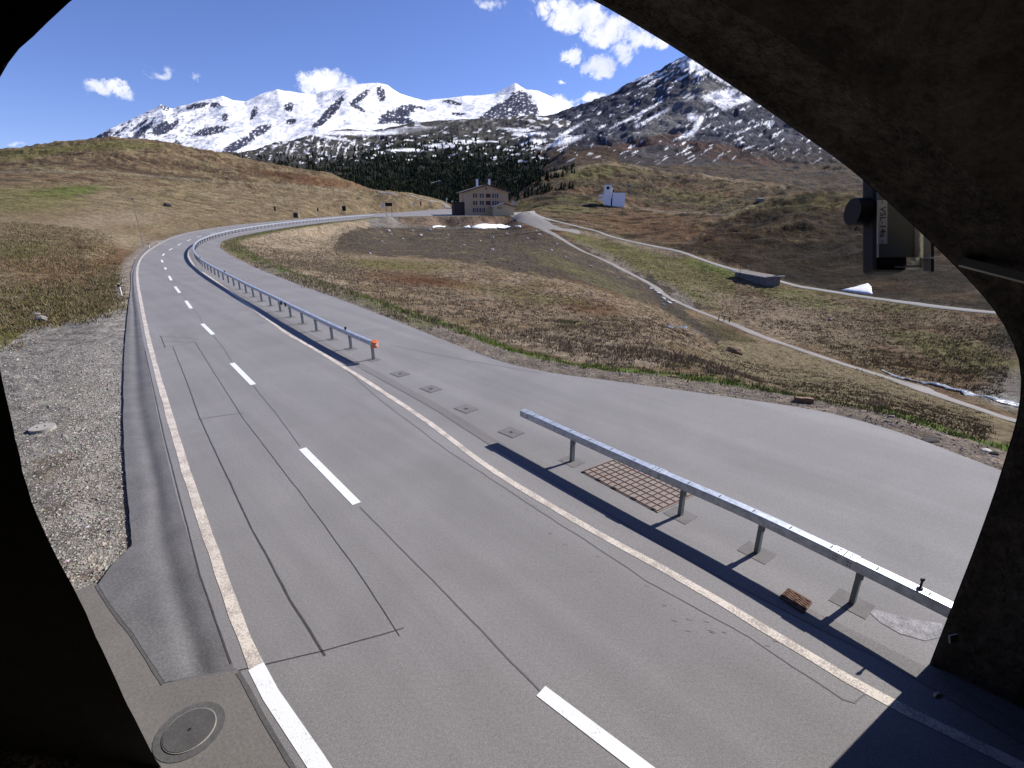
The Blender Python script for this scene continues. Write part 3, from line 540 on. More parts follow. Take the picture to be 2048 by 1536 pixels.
# right-hand peak
crest3 = [(900, 350), (1000, 275), (1050, 250), (1100, 238), (1150, 222), (1175, 214), (1200, 203), (1225, 193), (1250, 178), (1275, 165), (1300, 155), (1318, 150), (1330, 140), (1355, 125), (1370, 115), (1382, 105), (1390, 112), (1405, 114), (1425, 117), (1460, 138), (1520, 178), (1600, 222), (1700, 275), (1800, 320), (2600, 370)]
rows3 = [(560, [(900, 440), (1150, 400), (1500, 400), (2600, 520)]), (640, [(900, 430), (1080, 360), (1150, 328), (1300, 340), (1500, 362), (1700, 384), (2600, 400)]),
         (760, [(900, 425), (1080, 345), (1130, 310), (1180, 302), (1250, 312), (1330, 328), (1450, 345), (1560, 352), (1650, 342), (1720, 358), (2600, 385)]),
         (850, [(900, 425), (1080, 345), (1130, 315), (1180, 309), (1330, 330), (1560, 352), (1720, 365), (2600, 385)]),
         (1150, [(900, 410), (1060, 300), (1200, 296), (1350, 305), (1550, 318), (1750, 345), (2600, 370)]),
         (1700, [(900, 385), (1050, 266), (1150, 262), (1300, 238), (1400, 222), (1550, 262), (1750, 318), (2600, 360)]), (2500, crest3), (3200, off(crest3, 60))]
def relief3(X, Y, r_, sl):
    wgt = sst(560, 1100, r_) * (1 - .45 * sst(2250, 2500, r_))
    u = X * .80 + Y * .6; v = -X * .6 + Y * .8
    return wgt * (ridged(u / 520, v / 260, 6, .6) * 42 + fbm(X / 70, Y / 70, 4) * 13) + (1 - wgt) * fbm(X / 60, Y / 40, 4) * 5 * sst(560, 620, r_)
def col3(X, Y, Z, px, py):
    a = fbm(px / 16, py / 9, 5, off=3); b = fbm(px / 4, py / 3, 4, off=15)
    u = (px * .88 - py * .47); v = (px * .47 + py * .88)
    st = fbm(u / 52, v / 6.0, 4, off=2); st2 = fbm(u / 16, v / 3.4, 3, off=22)
    c = np.ones(px.shape + (3,)) * np.array((.085, .087, .105)); c = cmix(c, (.030, .033, .050), sst(-.1, .25, a + .6 * b))
    c = cmix(c, (.16, .155, .15), .8 * pb(px, py, [(1340, 240, 50, 26, -35), (1380, 200, 30, 24, -35), (1310, 265, 50, 14, -10), (1420, 175, 30, 12, 0)], .4, b))
    low = sst(262, 330, py + 12 * a); c = cmix(c, (.062, .048, .040), low * .8); c = cmix(c, (.085, .048, .036), .8 * pb(px, py, [(1290, 285, 90, 10, -12), (1420, 295, 80, 10, 6), (1200, 300, 60, 8, -10), (1170, 312, 60, 9, 0), (1500, 320, 90, 8, 5)], .5, a + b))
    c = cmix(c, (.03, .032, .035), .8 * low * sst(.0, .25, fbm(px / 20, py / 6, 4, off=44)) * sst(295, 310, py))
    fl = (py > 330 - 6 * a) | ((px < 1240) & (py > 296)); c = cmix(c, (.095, .068, .042), .85 * fl * sst(-.3, .1, a)); c = cmix(c, (.035, .03, .024), .8 * fl * sst(.05, .3, fbm(px / 18, py / 6, 4, off=51)))
    hi = sst(215, 105, py)                               # how snowy by height
    s = sst(.35 - .50 * hi, .43 - .42 * hi, st + .45 * st2 + .0 * b) * sst(335, 300, py)
    s = np.maximum(s, sst(.38, .46, fbm(u / 34, v / 7, 4, off=61) + .10 * (px > 1400)) * sst(325, 290, py) * (py > 215))
    s = np.maximum(s, pb(px, py, [(1440, 190, 34, 9, -12), (1470, 202, 38, 8, -12), (1450, 205, 20, 12, 0), (1395, 250, 6, 20, 30), (1375, 268, 16, 5, -25), (1385, 235, 10, 8, 0), (1330, 222, 60, 2.6, -27), (1270, 232, 46, 2.4, -27), (1390, 130, 22, 9, 20), (1440, 155, 36, 6, 28)], .55, a + 1.1 * b))
    s = np.maximum(s, pb(px, py, [(1138, 262, 30, 3, -32), (1120, 275, 34, 3.2, -36), (1130, 282, 34, 6, -15), (1060, 268, 26, 3, -5), (1085, 284, 22, 4, 10), (1060, 292, 26, 3, 12)], .4, b))
    s = s * (1 - .9 * pb(px, py, [(1335, 250, 46, 18, -35), (1355, 215, 24, 16, -35)], .3, b))
    c = cmix(c, SNOW, s * sst(-.55, -.2, b)); c *= (1 + .35 * b * (1 - s))[..., None]; return np.clip(c, .01, .9)
mountain('mountain', rows3, (900, 2600), 1.8, 420, relief3, col3, M['mount'])
# forested ridge in the middle
crest1 = [(100, 350), (300, 335), (440, 309), (500, 308), (560, 290), (620, 271), (680, 263), (740, 265), (800, 254), (860, 247), (900, 244), (1000, 239), (1060, 233), (1120, 241), (1200, 262), (1400, 330)]
rows1 = [(440, [(100, 440), (1400, 440)]), (560, [(100, 420), (740, 408), (1000, 398), (1100, 380), (1400, 400)]), (800, [(100, 390), (500, 355), (700, 362), (900, 355), (1060, 335), (1200, 330), (1400, 370)]),
         (1150, [(100, 370), (480, 328), (560, 312), (700, 312), (850, 305), (1000, 300), (1100, 296), (1200, 300), (1400, 350)]), (1700, crest1), (2200, off(crest1, 30))]
def relief1(X, Y, r_, sl):
    wgt = sst(440, 800, r_) * (1 - .5 * sst(1550, 1700, r_)); return wgt * (ridged(X / 240, Y / 330, 5, .55) * 17 + fbm(X / 50, Y / 60, 4) * 6)
def col1(X, Y, Z, px, py):
    a = fbm(px / 18, py / 9, 5, off=3); b = fbm(px / 4, py / 3, 4, off=15)
    c = np.ones(px.shape + (3,)) * np.array((.088, .082, .072)); c = cmix(c, (.036, .036, .040), sst(-.1, .25, fbm(px / 6, py / 14, 4, off=71)))
    fo = sst(-12, 14, py - np.interp(px, [400, 500, 600, 700, 800, 900, 1000, 1100, 1200], [320, 325, 325, 310, 278, 272, 285, 296, 300]) + 22 * a); c = cmix(c, (.022, .026, .022), fo * .92)
    c = cmix(c, (.085, .065, .04), .7 * fo * sst(.2, .4, fbm(px / 12, py / 5, 4, off=81)))
    s1 = sst(.27, .34, fbm(px / 15 + py / 14, py / 6.5 - px / 50, 5, off=91) + .06 * sst(330, 285, py) - .35 * sst(316, 345, py) + .10 * sst(1000, 1080, px) + .10 * fbm(px / 60, py / 20, 2, off=12))
    s2 = sst(.18, .32, fbm(px / 6 + py / 16, py / 22, 4, off=95)) * pb(px, py, [(650, 290, 90, 26, 0)])
    s3 = pb(px, py, [(690, 266, 100, 4, 0), (800, 262, 70, 5, -6), (660, 275, 40, 3, 10), (1060, 262, 70, 3, 6), (1085, 272, 50, 4, 6), (930, 283, 40, 3, 0), (880, 292, 30, 4, 0), (875, 362, 12, 3, -20), (900, 288, 50, 3, -4), (820, 300, 40, 3, 0)], .5, a + b)
    s = np.maximum(np.maximum(s1 * .95, s2), s3) * (1 - .85 * sst(352, 368, py)) ; s = s * sst(-.6, -.25, b)
    top = pb(px, py, [(960, 248, 120, 9, 0), (850, 262, 60, 7, 0)], .4, a); s = s * (1 - .8 * top)
    c = cmix(c, SNOW, s); return np.clip(c * (1 + .3 * b * (1 - s))[..., None], .008, .9)
o1, (X1, Y1, Z1, PX1, PY1) = mountain('forest_ridge', rows1, (100, 1400), 1.8, 380, relief1, col1, M['mount'])

#PART2
def gz(x, y):                                           # height of the ground mesh itself
    x = np.asarray(x, float); y = np.asarray(y, float); a = np.degrees(np.arctan2(x, y)); i = np.clip((a + 56) / .075, 0, len(az_in) - 1.001) + len(az_l)
    j = np.clip((np.log(np.hypot(x, y)) - math.log(2.5)) / .0092, 0, nj - 1.001); i0 = i.astype(int); j0 = j.astype(int); fi = i - i0; fj = j - j0
    return (GZ[i0, j0] * (1 - fi) + GZ[i0 + 1, j0] * fi) * (1 - fj) + (GZ[i0, j0 + 1] * (1 - fi) + GZ[i0 + 1, j0 + 1] * fi) * fj
def G3(p, lift=0.0): return Vector((float(p[0]), float(p[1]), float(gz(p[0], p[1])) + lift))
# ------------------------------------------------------------------ paved surfaces
def cdt_mesh(name, poly, zf, mat_, interior=(), parent=None):
    pts = [Vector((float(p[0]), float(p[1]))) for p in poly]; n = len(pts); ed = [(i, (i + 1) % n) for i in range(n)]
    pts += [Vector((float(p[0]), float(p[1]))) for p in interior]
    vs, es, fs, *_ = delaunay_2d_cdt(pts, ed, [list(range(n))], 1, 1e-5)
    me = bpy.data.meshes.new(name); me.from_pydata([(v.x, v.y, zf(v.x, v.y)) for v in vs], [], [f[:] for f in fs]); me.validate()
    if me.polygons and me.polygons[0].normal.z < 0: me.flip_normals()
    return link(name, me, mat_, parent)
zroad = lambda x, y: float(zr(math.hypot(x, y)))
ii = [(x, y) for x in np.arange(-160, 20, 7.) for y in np.arange(40, 260, 7.)]
ii = np.array(ii); ii = ii[inside(pave, ii[:, 0], ii[:, 1]) & (dist_line(pave, ii[:, 0], ii[:, 1], True) > 1.5)]
road = tag(cdt_mesh('road', pave, zroad, M['asphalt'], ii), kind='structure')
def strip(name, line, w_, mat_, lift=.004, parent=None, z0=zroad, ends=None, jag=0.0):
    line = np.asarray(line, float); t = np.gradient(line, axis=0); t /= np.linalg.norm(t, axis=1)[:, None] + 1e-9; nrm = np.stack([-t[:, 1], t[:, 0]], 1)
    w_ = np.asarray(w_, float) * np.ones(len(line)); a = line + nrm * (w_ / 2)[:, None]; b = line - nrm * (w_ / 2)[:, None]
    if jag: a += nrm * rng.normal(0, jag, len(a))[:, None]; b += nrm * rng.normal(0, jag, len(b))[:, None]
    V = np.array([(p[0], p[1], z0(p[0], p[1]) + lift) for p in np.stack([a, b], 1).reshape(-1, 2)]); n = len(line)
    i = np.arange(n - 1) * 2; F = np.stack([i, i + 1, i + 3, i + 2], 1); return npmesh(name, V, F, mat_, parent, smooth=False)
LL = smooth_px([(732, 1680), (620, 1505), (520, 1350), (440, 1140), (375, 950), (330, 800), (300, 690), (283, 610), (275, 560), (276, 532), (287, 511), (312, 492), (350, 474), (410, 459.5), (480, 449.5), (560, 442), (640, 435.5), (700, 431.5), (760, 428), (820, 425)], step=.5)
RL = smooth_px([(2250, 1640), (2048, 1535), (1780, 1405), (1600, 1300), (1400, 1180), (1150, 1040), (985, 940), (850, 840), (690, 735), (600, 681), (579, 670), (484, 601), (438, 567), (391, 533), (377, 513), (376, 503), (380, 495), (394, 487), (430, 475), (490, 464), (560, 453.5), (640, 443.5), (720, 435.5), (800, 430)], step=.5)
CL = smooth_px([(1500, 1699), (1290, 1540), (1085, 1385), (718, 1012), (603, 895), (507, 770), (463, 725), (427, 670), (404, 647), (372, 602), (350, 573), (338, 552), (328, 530), (323, 517), (329, 507), (339, 500), (353, 492), (367, 485), (384, 478), (404, 471.5), (480, 457), (560, 447.5), (640, 439.5), (720, 432.5), (800, 427.5)], step=.25, grow=0)
newest = np.argmin(np.linalg.norm(LL - PR(520, 1350), axis=1))
wl = .17
strip('edge_line', LL[newest:], wl, M['cream'], .005, road, jag=.006); strip('fresh_edge_line', LL[:newest + 1], wl + .02, M['white'], .005, road); strip('edge_line', RL, wl - .01, M['cream'], .005, road, jag=.006)
Lc = np.concatenate([[0], np.cumsum(np.linalg.norm(np.diff(CL, axis=0), axis=1))])
def at_s(line, Lq, s): return np.array([np.interp(s, Lq, line[:, 0]), np.interp(s, Lq, line[:, 1])])
DASH = [((1300, 1548), (1085, 1385)), ((718, 1012), (603, 895)), ((507, 770), (463, 725)), ((427, 670), (404, 647)), ((385.5, 616), (372, 602)), ((361, 586), (350, 573)), ((345, 561), (338.5, 552))]
sl_ = [(Lc[np.argmin(np.linalg.norm(CL - PR(*a), axis=1))], Lc[np.argmin(np.linalg.norm(CL - PR(*b), axis=1))]) for a, b in DASH]
s0 = sl_[-1][0] + 8.4
while s0 < Lc[-1] - 6 and len(sl_) < 34: sl_.append((s0, s0 + 3.1)); s0 += 8.4
for a, b in sl_:
    strip('centre_dash', [at_s(CL, Lc, s) for s in np.linspace(a, b, 2)], .18, M['white'], .006, road)
def crack(pts, w0, m_='seam', jag=.004, seg=.12, w1=None, name='sealed_crack'):
    q = resample(np.array([PR(*p) for p in pts]), seg, .004); k = len(q); x = q + np.stack([fbm(np.arange(k) * .21, np.full(k, pts[0][0] * .37), 3), fbm(np.arange(k) * .21, np.full(k, pts[0][1] * .37 + 9), 3)], 1) * jag * 4
    wd_ = np.linspace(w0, w1 or w0, k) * (1 + .35 * fbm(np.arange(k) * .5, np.full(k, 3.3), 2)); strip(name, x, wd_, M[m_], .0042 if name != 'joint_groove' else .009, road)
crack([(346, 694), (376, 770), (400, 838), (500, 1050), (575, 1190), (650, 1312)], .020, w1=.03); crack([(390, 684), (430, 748), (487, 838), (600, 985), (700, 1120), (800, 1272)], .018, w1=.013)
crack([(392, 840), (400, 838), (440, 832), (488, 826)], .018); crack([(476, 1341), (650, 1301), (808, 1256)], .018); crack([(290, 700), (330, 880), (400, 1150), (462, 1328)], .022, jag=.002)
crack([(320, 672), (322, 673), (330, 695)], .03); crack([(318, 672), (396, 678)], .03, 'seam_faint'); crack([(328, 682), (384, 685), (396, 677)], .025, 'seam_faint'); crack([(262, 701), (346, 692), (390, 684)], .03, 'seam_faint')
for a, b in [((600, 893), (507, 772)), ((1080, 1383), (720, 1014)), ((463, 722), (427, 672)), ((404, 645), (386, 618)), ((371, 600), (361, 587))]:
    crack([a, ((a[0] + b[0]) / 2 + 3, (a[1] + b[1]) / 2), b], .022, 'seam_faint', .004)
crack([(640, 692), (760, 800), (900, 905), (1080, 1022), (1300, 1165), (1500, 1275), (1700, 1408), (1742, 1380)], .018, 'seam_faint', .01)
crack([(275, 588), (330, 585), (450, 588)], .03, 'seam_faint', .01); crack([(1080, 746), (900, 715), (780, 690)], .02, 'seam_faint', .02)
for k in range(26):                                     # short transverse cracks in the right lane
    t_ = rng.random(); x_, y_ = np.array([690, 770]) * (1 - t_) + np.array([1520, 1330]) * t_; x_ += rng.normal(0, 14 + 26 * t_); y_ += rng.normal(0, 6)
    crack([(x_, y_), (x_ + 3 + 9 * t_, y_ + 1 + 2 * t_)], .008, 'seam_faint', .002, .03, name='hairline_crack')
# flat strip of darker asphalt along the shallow channel below the barriers
BL = smooth_px([(2100, 1500), (1840, 1345), (1600, 1222), (1400, 1120), (1250, 1035), (1100, 950), (1000, 893), (870, 812), (735, 738), (640, 684), (560, 636), (480, 590), (420, 554), (393, 530), (384, 510), (388, 497), (402, 487), (440, 475)], step=.5)
strip('channel_band', BL, .30, M['asphalt_dark'], .003, road, jag=.004)
nb = BL + 0; t_ = np.gradient(nb, axis=0); t_ /= np.linalg.norm(t_, axis=1)[:, None]
strip('channel_seam', nb + np.stack([-t_[:, 1], t_[:, 0]], 1) * .16, .02, M['seam_faint'], .0055, road, jag=.004)
# gutter: concave channel between the verge and the road
gl = resample(gutl[3:], .5, .01); gr_ = smooth_px([(262, 545)] * 1 + [(267, 545), (268, 575), (276, 620), (290, 700), (315, 830), (350, 980), (400, 1150), (470, 1340)][::1] if False else LEFT[2:11], step=.5)
gr_ = gr_[::1]; lg = smooth_px([(330, 1366), (187, 1162), (264, 1092), (256, 1000), (248, 850), (249, 700), (256, 620), (262, 575), (262, 545), (271, 519), (296, 494)], step=.4)
def par(line, n): L = np.concatenate([[0], np.cumsum(np.linalg.norm(np.diff(line, axis=0), axis=1))]); s = np.linspace(0, L[-1], n); return np.stack([np.interp(s, L, line[:, 0]), np.interp(s, L, line[:, 1])], 1)
gA = [(330, 1366), (262, 1262), (222, 1212), (196, 1170), (226, 1128), (264, 1092), (262, 1060), (256, 1000), (250, 930), (247, 850), (247, 770), (249, 700), (256, 620), (262, 575), (262, 545), (271, 519), (296, 494)]
gB = [(472, 1338), (432, 1240), (412, 1185), (398, 1140), (382, 1090), (372, 1052), (358, 1008), (343, 950), (330, 895), (315, 830), (302, 765), (290, 700), (277, 622), (268.6, 576), (268, 546), (277, 520), (301, 496)]
PA = np.array([PR(*q) for q in gA]); PB = np.array([PR(*q) for q in gB]); nn = 150; s_ = np.linspace(0, len(gA) - 1, nn)
PA = np.stack([np.interp(s_, range(len(gA)), PA[:, k]) for k in (0, 1)], 1); PB = np.stack([np.interp(s_, range(len(gB)), PB[:, k]) for k in (0, 1)], 1)
PA += (fbm(np.arange(nn) * .3, np.full(nn, 2.), 3) * .04 * np.linspace(.2, 1, nn))[:, None] * np.array([.73, .68])
ts = np.linspace(0, 1, 25); V = []; dipc = np.interp(s_, [0, 4, 16], [.62, .55, .55])
for k in range(nn):
    for t in ts:
        p = PA[k] * (1 - t) + PB[k] * t; wd0 = np.linalg.norm(PA[k] - PB[k]); tc_ = max(.3, 1 - .42 / wd0); dz = -.05 * math.exp(-((t - tc_) * wd0 / .17) ** 2) + .012 * (1 - t); V.append((p[0], p[1], zroad(*p) + dz))
gut = tag(npmesh('gutter', np.array(V), gridF(nn, len(ts)), M['gutter']), kind='structure')
for u0, u1, m_ in ((.40, .50, 'concrete'),):
    pass
# apron slab inside the portal with a groove around the gutter end
apr = [PR(*q) for q in [(330, 1366), (262, 1262), (222, 1212), (192, 1166), (150, 1182), (40, 1060), (-60, 1100), (200, 1600), (420, 1900), (780, 1900), (680, 1720), (585, 1536), (500, 1372), (474, 1340)]]
apron = tag(cdt_mesh('pavement', apr, lambda x, y: .004, M['concrete']), kind='structure')
crack([(330, 1367), (262, 1264), (222, 1214), (194, 1170)], .07, 'gutter_dark', .004, name='joint_groove'); crack([(330, 1366), (400, 1352), (474, 1339)], .03, 'seam_faint', .006); crack([(476, 1345), (520, 1425), (600, 1560)], .05, 'gutter_dark', .004, name='joint_groove')
for nm, q, rad in (('manhole_cover', (380, 1462), .30),):
    c = P(*q); t0 = empty(nm, (c.x, c.y, .004), 0, label='round iron manhole cover in the concrete apron at the foot of the tunnel pier', cat='manhole cover')
    b = MB(); b.cyl((0, 0, 0), (0, 0, .006), .36, n=40); b.build('collar', M['gutter_dark'], t0)
    b = MB(); b.cyl((0, 0, .006), (0, 0, .016), .272, n=40); b.build('ring', M['cover_pale'], t0)
    b = MB(); b.cyl((0, 0, .016), (0, 0, .022), .262, n=40); b.build('lid', M['cover'], t0)
    b = MB(); b.cyl((0.0, 0, .022), (0.0, 0, .024), .02, n=10); b.build('lift_hole', M['hole'], t0)
c = P(85, 857); t0 = empty('manhole_cover', (c.x, c.y, 0), R(40), label='pale oval-looking concrete lid with two slots lying in the gravel verge', cat='manhole cover')
b = MB(); b.cyl((0, 0, -.1), (0, 0, .05), .29, n=32); b.build('lid', M['cover_pale'], t0)
for dx in (-.10, .06): b = MB(); b.box((dx, .03, .05), (.035, .08, .01)); b.build('slot', M['hole'], t0)
for k, (q, w_) in enumerate([((800, 748), .62), ((862, 778), .62), ((932, 818), .60), ((1022, 865), .58)]):
    c = P(*q); ad = math.atan2(.70, -.71)
    words = ['first from the orange tip', 'second from the orange tip', 'third from the orange tip', 'nearest the short barrier']
    t0 = empty('post_socket_cover', (c.x, c.y, 0), ad, label='square capped post socket between the barriers, ' + words[k], cat='post socket', group='capped post sockets in the gap between the barriers')
    b = MB(); b.box((0, 0, .004), (w_, w_ * .8, .008)); b.build('rim', M['seam_faint'], t0)
    b = MB(); b.box((0, 0, .0065), (w_ - .05, w_ * .8 - .05, .010)); b.build('patch', M['patch'], t0)
    b = MB(); b.box((0, 0, .009), (.13, .11, .012)); b.build('cap', M['cover'], t0); b = MB(); b.box((-.01, 0, .016), (.05, .03, .004)); b.build('cap_hole', M['hole'], t0)

# ------------------------------------------------------------------ guard rails (box beams)
def bolts(b, p, t, n, zt):
    pass
def barrier(name, line, posts, label, z0=zroad, endcap=False):
    c0 = line[0]; root = empty(name, (c0[0], c0[1], z0(*c0)), 0, label=label, cat='guard rail'); O = Vector(root.location)
    line = np.asarray(line); t = np.gradient(line, axis=0); t /= np.linalg.norm(t, axis=1)[:, None]; n = np.stack([-t[:, 1], t[:, 0]], 1)
    hw, zt, zb = .09, .76, .60; V = []; prof = [(-hw, zb), (-hw, zt - .012), (-hw + .012, zt), (hw - .012, zt), (hw, zt - .012), (hw, zb), (hw - .03, zb), (-hw + .03, zb)]
    for p, m_ in zip(line, n):
        for a, h_ in prof: V.append((p[0] + m_[0] * a - O.x, p[1] + m_[1] * a - O.y, z0(*p) + h_ - O.z))
    k = len(prof); F = []
    for i in range(len(line) - 1):
        for j in range(k): F.append((i * k + j, i * k + (j + 1) % k, (i + 1) * k + (j + 1) % k, (i + 1) * k + j))
    me = bpy.data.meshes.new('beam'); me.from_pydata(V, [], F + [tuple(range(k))[::-1], tuple((len(line) - 1) * k + j for j in range(k))]); me.validate()
    bm_ = bmesh.new(); bm_.from_mesh(me); bmesh.ops.recalc_face_normals(bm_, faces=bm_.faces); bm_.to_mesh(me); bm_.free(); link('beam', me, M['steel'], root)
    b = MB(); b.box((0, 0, .29), (.07, .10, .60)); b.box((0, .03, .52), (.10, .05, .14)); pm = b.build('post', M['steel_dark'], root); pm['proto'] = 1
    pp_ = [(p, a) for p, a in posts]; first = True
    for p, a in pp_:
        o = pm if first else pm.copy()
        if not first: col.objects.link(o); o.parent = root
        first = False; o.location = (p[0] - O.x, p[1] - O.y, z0(*p) - O.z); o.rotation_euler = (0, 0, a)
    if 'proto' in pm: del pm['proto']
    for o in root.children:
        if 'proto' in o: del o['proto']
    return root, O
def joints(root, O, line, every, first_s=0.0, splices=(), nmax=60):
    L = np.concatenate([[0], np.cumsum(np.linalg.norm(np.diff(line, axis=0), axis=1))])
    s = first_s; k = 0
    while s < L[-1] - .3 and k < nmax:
        p = at_s(line, L, s); q = at_s(line, L, s + .05); t = (q - p) / (np.linalg.norm(q - p) + 1e-9); a = math.atan2(t[1], t[0]); zz = zroad(*p)
        rot = Matrix.Rotation(a, 3, 'Z')
        b = MB(); b.box(Vector((p[0] - O.x, p[1] - O.y, zz - O.z + .761)), (.016, .10, .003), rot.to_quaternion()); b.build('bolt_row', M['hole'], root)
        s += every; k += 1
    for s in splices:
        p = at_s(line, L, s); q = at_s(line, L, s + .05); t = (q - p) / (np.linalg.norm(q - p) + 1e-9); a = math.atan2(t[1], t[0]); rot = Matrix.Rotation(a, 3, 'Z'); zz = zroad(*p)
        b = MB(); C0 = Vector((p[0] - O.x, p[1] - O.y, zz - O.z))
        b.box(C0 + Vector((0, 0, .690)), (.34, .19, .150), rot.to_quaternion()); sp = b.build('splice_plate', M['steel'], root)
        b = MB(); b.box((0, 0, 0), (.012, .165, .003)); o = b.build('joint_gap', M['hole'], sp); o.location = C0 + Vector((0, 0, .7655)); o.rotation_euler = (0, 0, a)
        spots = [(ox, -.096, oz) for ox in (-.12, -.08, .08, .12) for oz in (.65, .705)] + [(ox, oy, .7655) for ox in (-.08, .08) for oy in (-.04, .04)]
        b = MB(); b.box((0, 0, 0), (.017, .010, .015)); bo = b.build('bolt', M['hole'], sp)
        for k2, q2 in enumerate(spots[:12] if s < 9 else spots[8:]):
            o = bo if k2 == 0 else bo.copy()
            if k2: col.objects.link(o); o.parent = sp
            o.location = C0 + rot @ Vector(q2); o.rotation_euler = (0, 0, a)
# near barrier: beam seen at a height of 0.76 m
nbm = np.array([[*P(px, py, .74)[:2]] for px, py in [(1046, 821), (1300, 934), (1500, 1020), (1690, 1109), (1905, 1213), (2060, 1293)]])
nbm = smooth_px([(0, 0)] * 6, fn=(lambda it: (lambda *_: nbm[next(it)]))(iter(range(6))), step=.4, grow=0)
dirn = lambda a, b: math.atan2(b[1] - a[1], b[0] - a[0])
an = dirn(nbm[0], nbm[-1])
def nearest(line, p): return line[np.argmin(np.linalg.norm(line - np.array(p), axis=1))]
pn = []
Ln = np.concatenate([[0], np.cumsum(np.linalg.norm(np.diff(nbm, axis=0), axis=1))])
fineN = np.array([at_s(nbm, Ln, s) for s in np.linspace(0, Ln[-1], 400)])
for q in [(1137, 925), (1353, 1036), (1503, 1112), (1697, 1211)]: pn.append((nearest(fineN, P(*q)[:2]), an))
root1, O1 = barrier('guard_rail', nbm, pn, 'short galvanised box-beam guard rail on four posts beside the forecourt, ending at the tunnel wall')
s1 = Ln[-1]; sp = [float(Ln[0]) + float(np.linspace(0, Ln[-1], 400)[np.argmin(np.linalg.norm(fineN - P(px, py, .76).xy.to_tuple() if False else fineN - np.array(P(px, py, .76)[:2]), axis=1))]) for px, py in [(1314, 940), (1688, 1108)]]
joints(root1, O1, nbm, .62, .45, [.16] + sp)
p = fineN[np.argmin(np.linalg.norm(fineN - np.array(P(1838, 1180, .76)[:2]), axis=1))]
b = MB(); b.box((0, 0, .01), (.07, .05, .02)); b.cyl((0, 0, .02), (0, 0, .13), .014, n=8); b.box((0, 0, .15), (.05, .02, .045))
tag(b.build('reflector_pin', M['black']), 'small black pin standing on top of the short guard rail', 'reflector pin').location = (p[0], p[1], .768)
# far barrier along the bend
FB = [(747, 719), (703, 698), (668, 680.5), (636, 663.5), (609, 649), (585, 636), (563, 623.5), (540, 611), (500, 590), (470, 573), (440, 556), (415, 540), (400, 528), (391, 516), (389, 507), (391, 499), (398, 491), (411, 484), (436, 475), (480, 464.5), (520, 457.8), (560, 452), (600, 447.2), (640, 443), (680, 439), (715, 436), (748, 433.6)]
fbl = smooth_px(FB, step=.5, grow=0); Lf = np.concatenate([[0], np.cumsum(np.linalg.norm(np.diff(fbl, axis=0), axis=1))])
npost = 88; gap = min(2.12, (Lf[-1] - .3) / npost) if Lf[-1] / 2.12 > 200 else Lf[-1] / npost
ss = []; s0 = .0
while s0 < Lf[-1] - .2: ss.append(s0); s0 += 2.12 if s0 < 60 else max(2.12, (Lf[-1] - 60) / 66)
pf = []
for s in ss:
    p = at_s(fbl, Lf, s); q = at_s(fbl, Lf, s + .1) if s < Lf[-1] - .2 else p + (p - at_s(fbl, Lf, s - .1)); pf.append((p, dirn(p, q)))
ext = np.vstack([fbl[0] + (fbl[0] - fbl[1]) / np.linalg.norm(fbl[0] - fbl[1]) * .12, fbl])
root2, O2 = barrier('guard_rail', resample(ext, .6, .006), pf, 'long galvanised box-beam guard rail curving round the bend, orange cap at its tip')
joints(root2, O2, fbl, 1.06, .5, [4, 8, 12, 16, 20, 24], nmax=30)
# orange reflective end cap
d0 = (fbl[0] - fbl[1]) / np.linalg.norm(fbl[0] - fbl[1]); a0 = math.atan2(d0[1], d0[0])
b = MB(); b.box((.10, 0, .68), (.03, .22, .30), bev=.01); b.cyl((.22, 0, .56), (.22, 0, .78), .11, .11, n=16); b.box((.16, 0, .67), (.12, .21, .22), bev=.02)
ec = b.build('end_cap', M['orange'], root2); ec.location = (fbl[0][0] + d0[0] * .08 - O2.x, fbl[0][1] + d0[1] * .08 - O2.y, -O2.z); ec.rotation_euler = (0, 0, a0)
b = MB(); b.box((.34, 0, .68), (.012, .10, .10)); rf = b.build('reflector', M['label'], ec)
for k, (q, lab) in enumerate([((563, 610), 'left of two small black markers on the bend guard rail'), ((571, 613), 'right of two small black markers on the bend guard rail'), ((672, 662), 'black marker on the guard rail nearest its orange tip'), ((439, 545), 'black marker on the guard rail near the bend'), ((402, 516), 'farthest black marker on the guard rail at the bend')]):
    pq = P(q[0], q[1], .76); p = pq[:2] if k < 2 else nearest(fbl, pq[:2])
    b = MB(); h_ = .16 if k < 2 else .09; b.box((0, 0, .02), (.05, .05, .04)); b.box((0, 0, .04 + h_ / 2), (.085, .05, h_), bev=.01)
    tag(b.build('reflector_pin', M['black']), lab, 'reflector pin', 'black markers on the bend guard rail').location = (p[0], p[1], .757)
for (p, a) in pn + pf[:12]:                            # patches of newer asphalt round the post feet
    i_ = MB(); i_.box((0, 0, 0), (.5, .42, .004)); o = i_.build('patch', M['patch'], road); o.location = (p[0], p[1], .0045); o.rotation_euler = (0, 0, a)
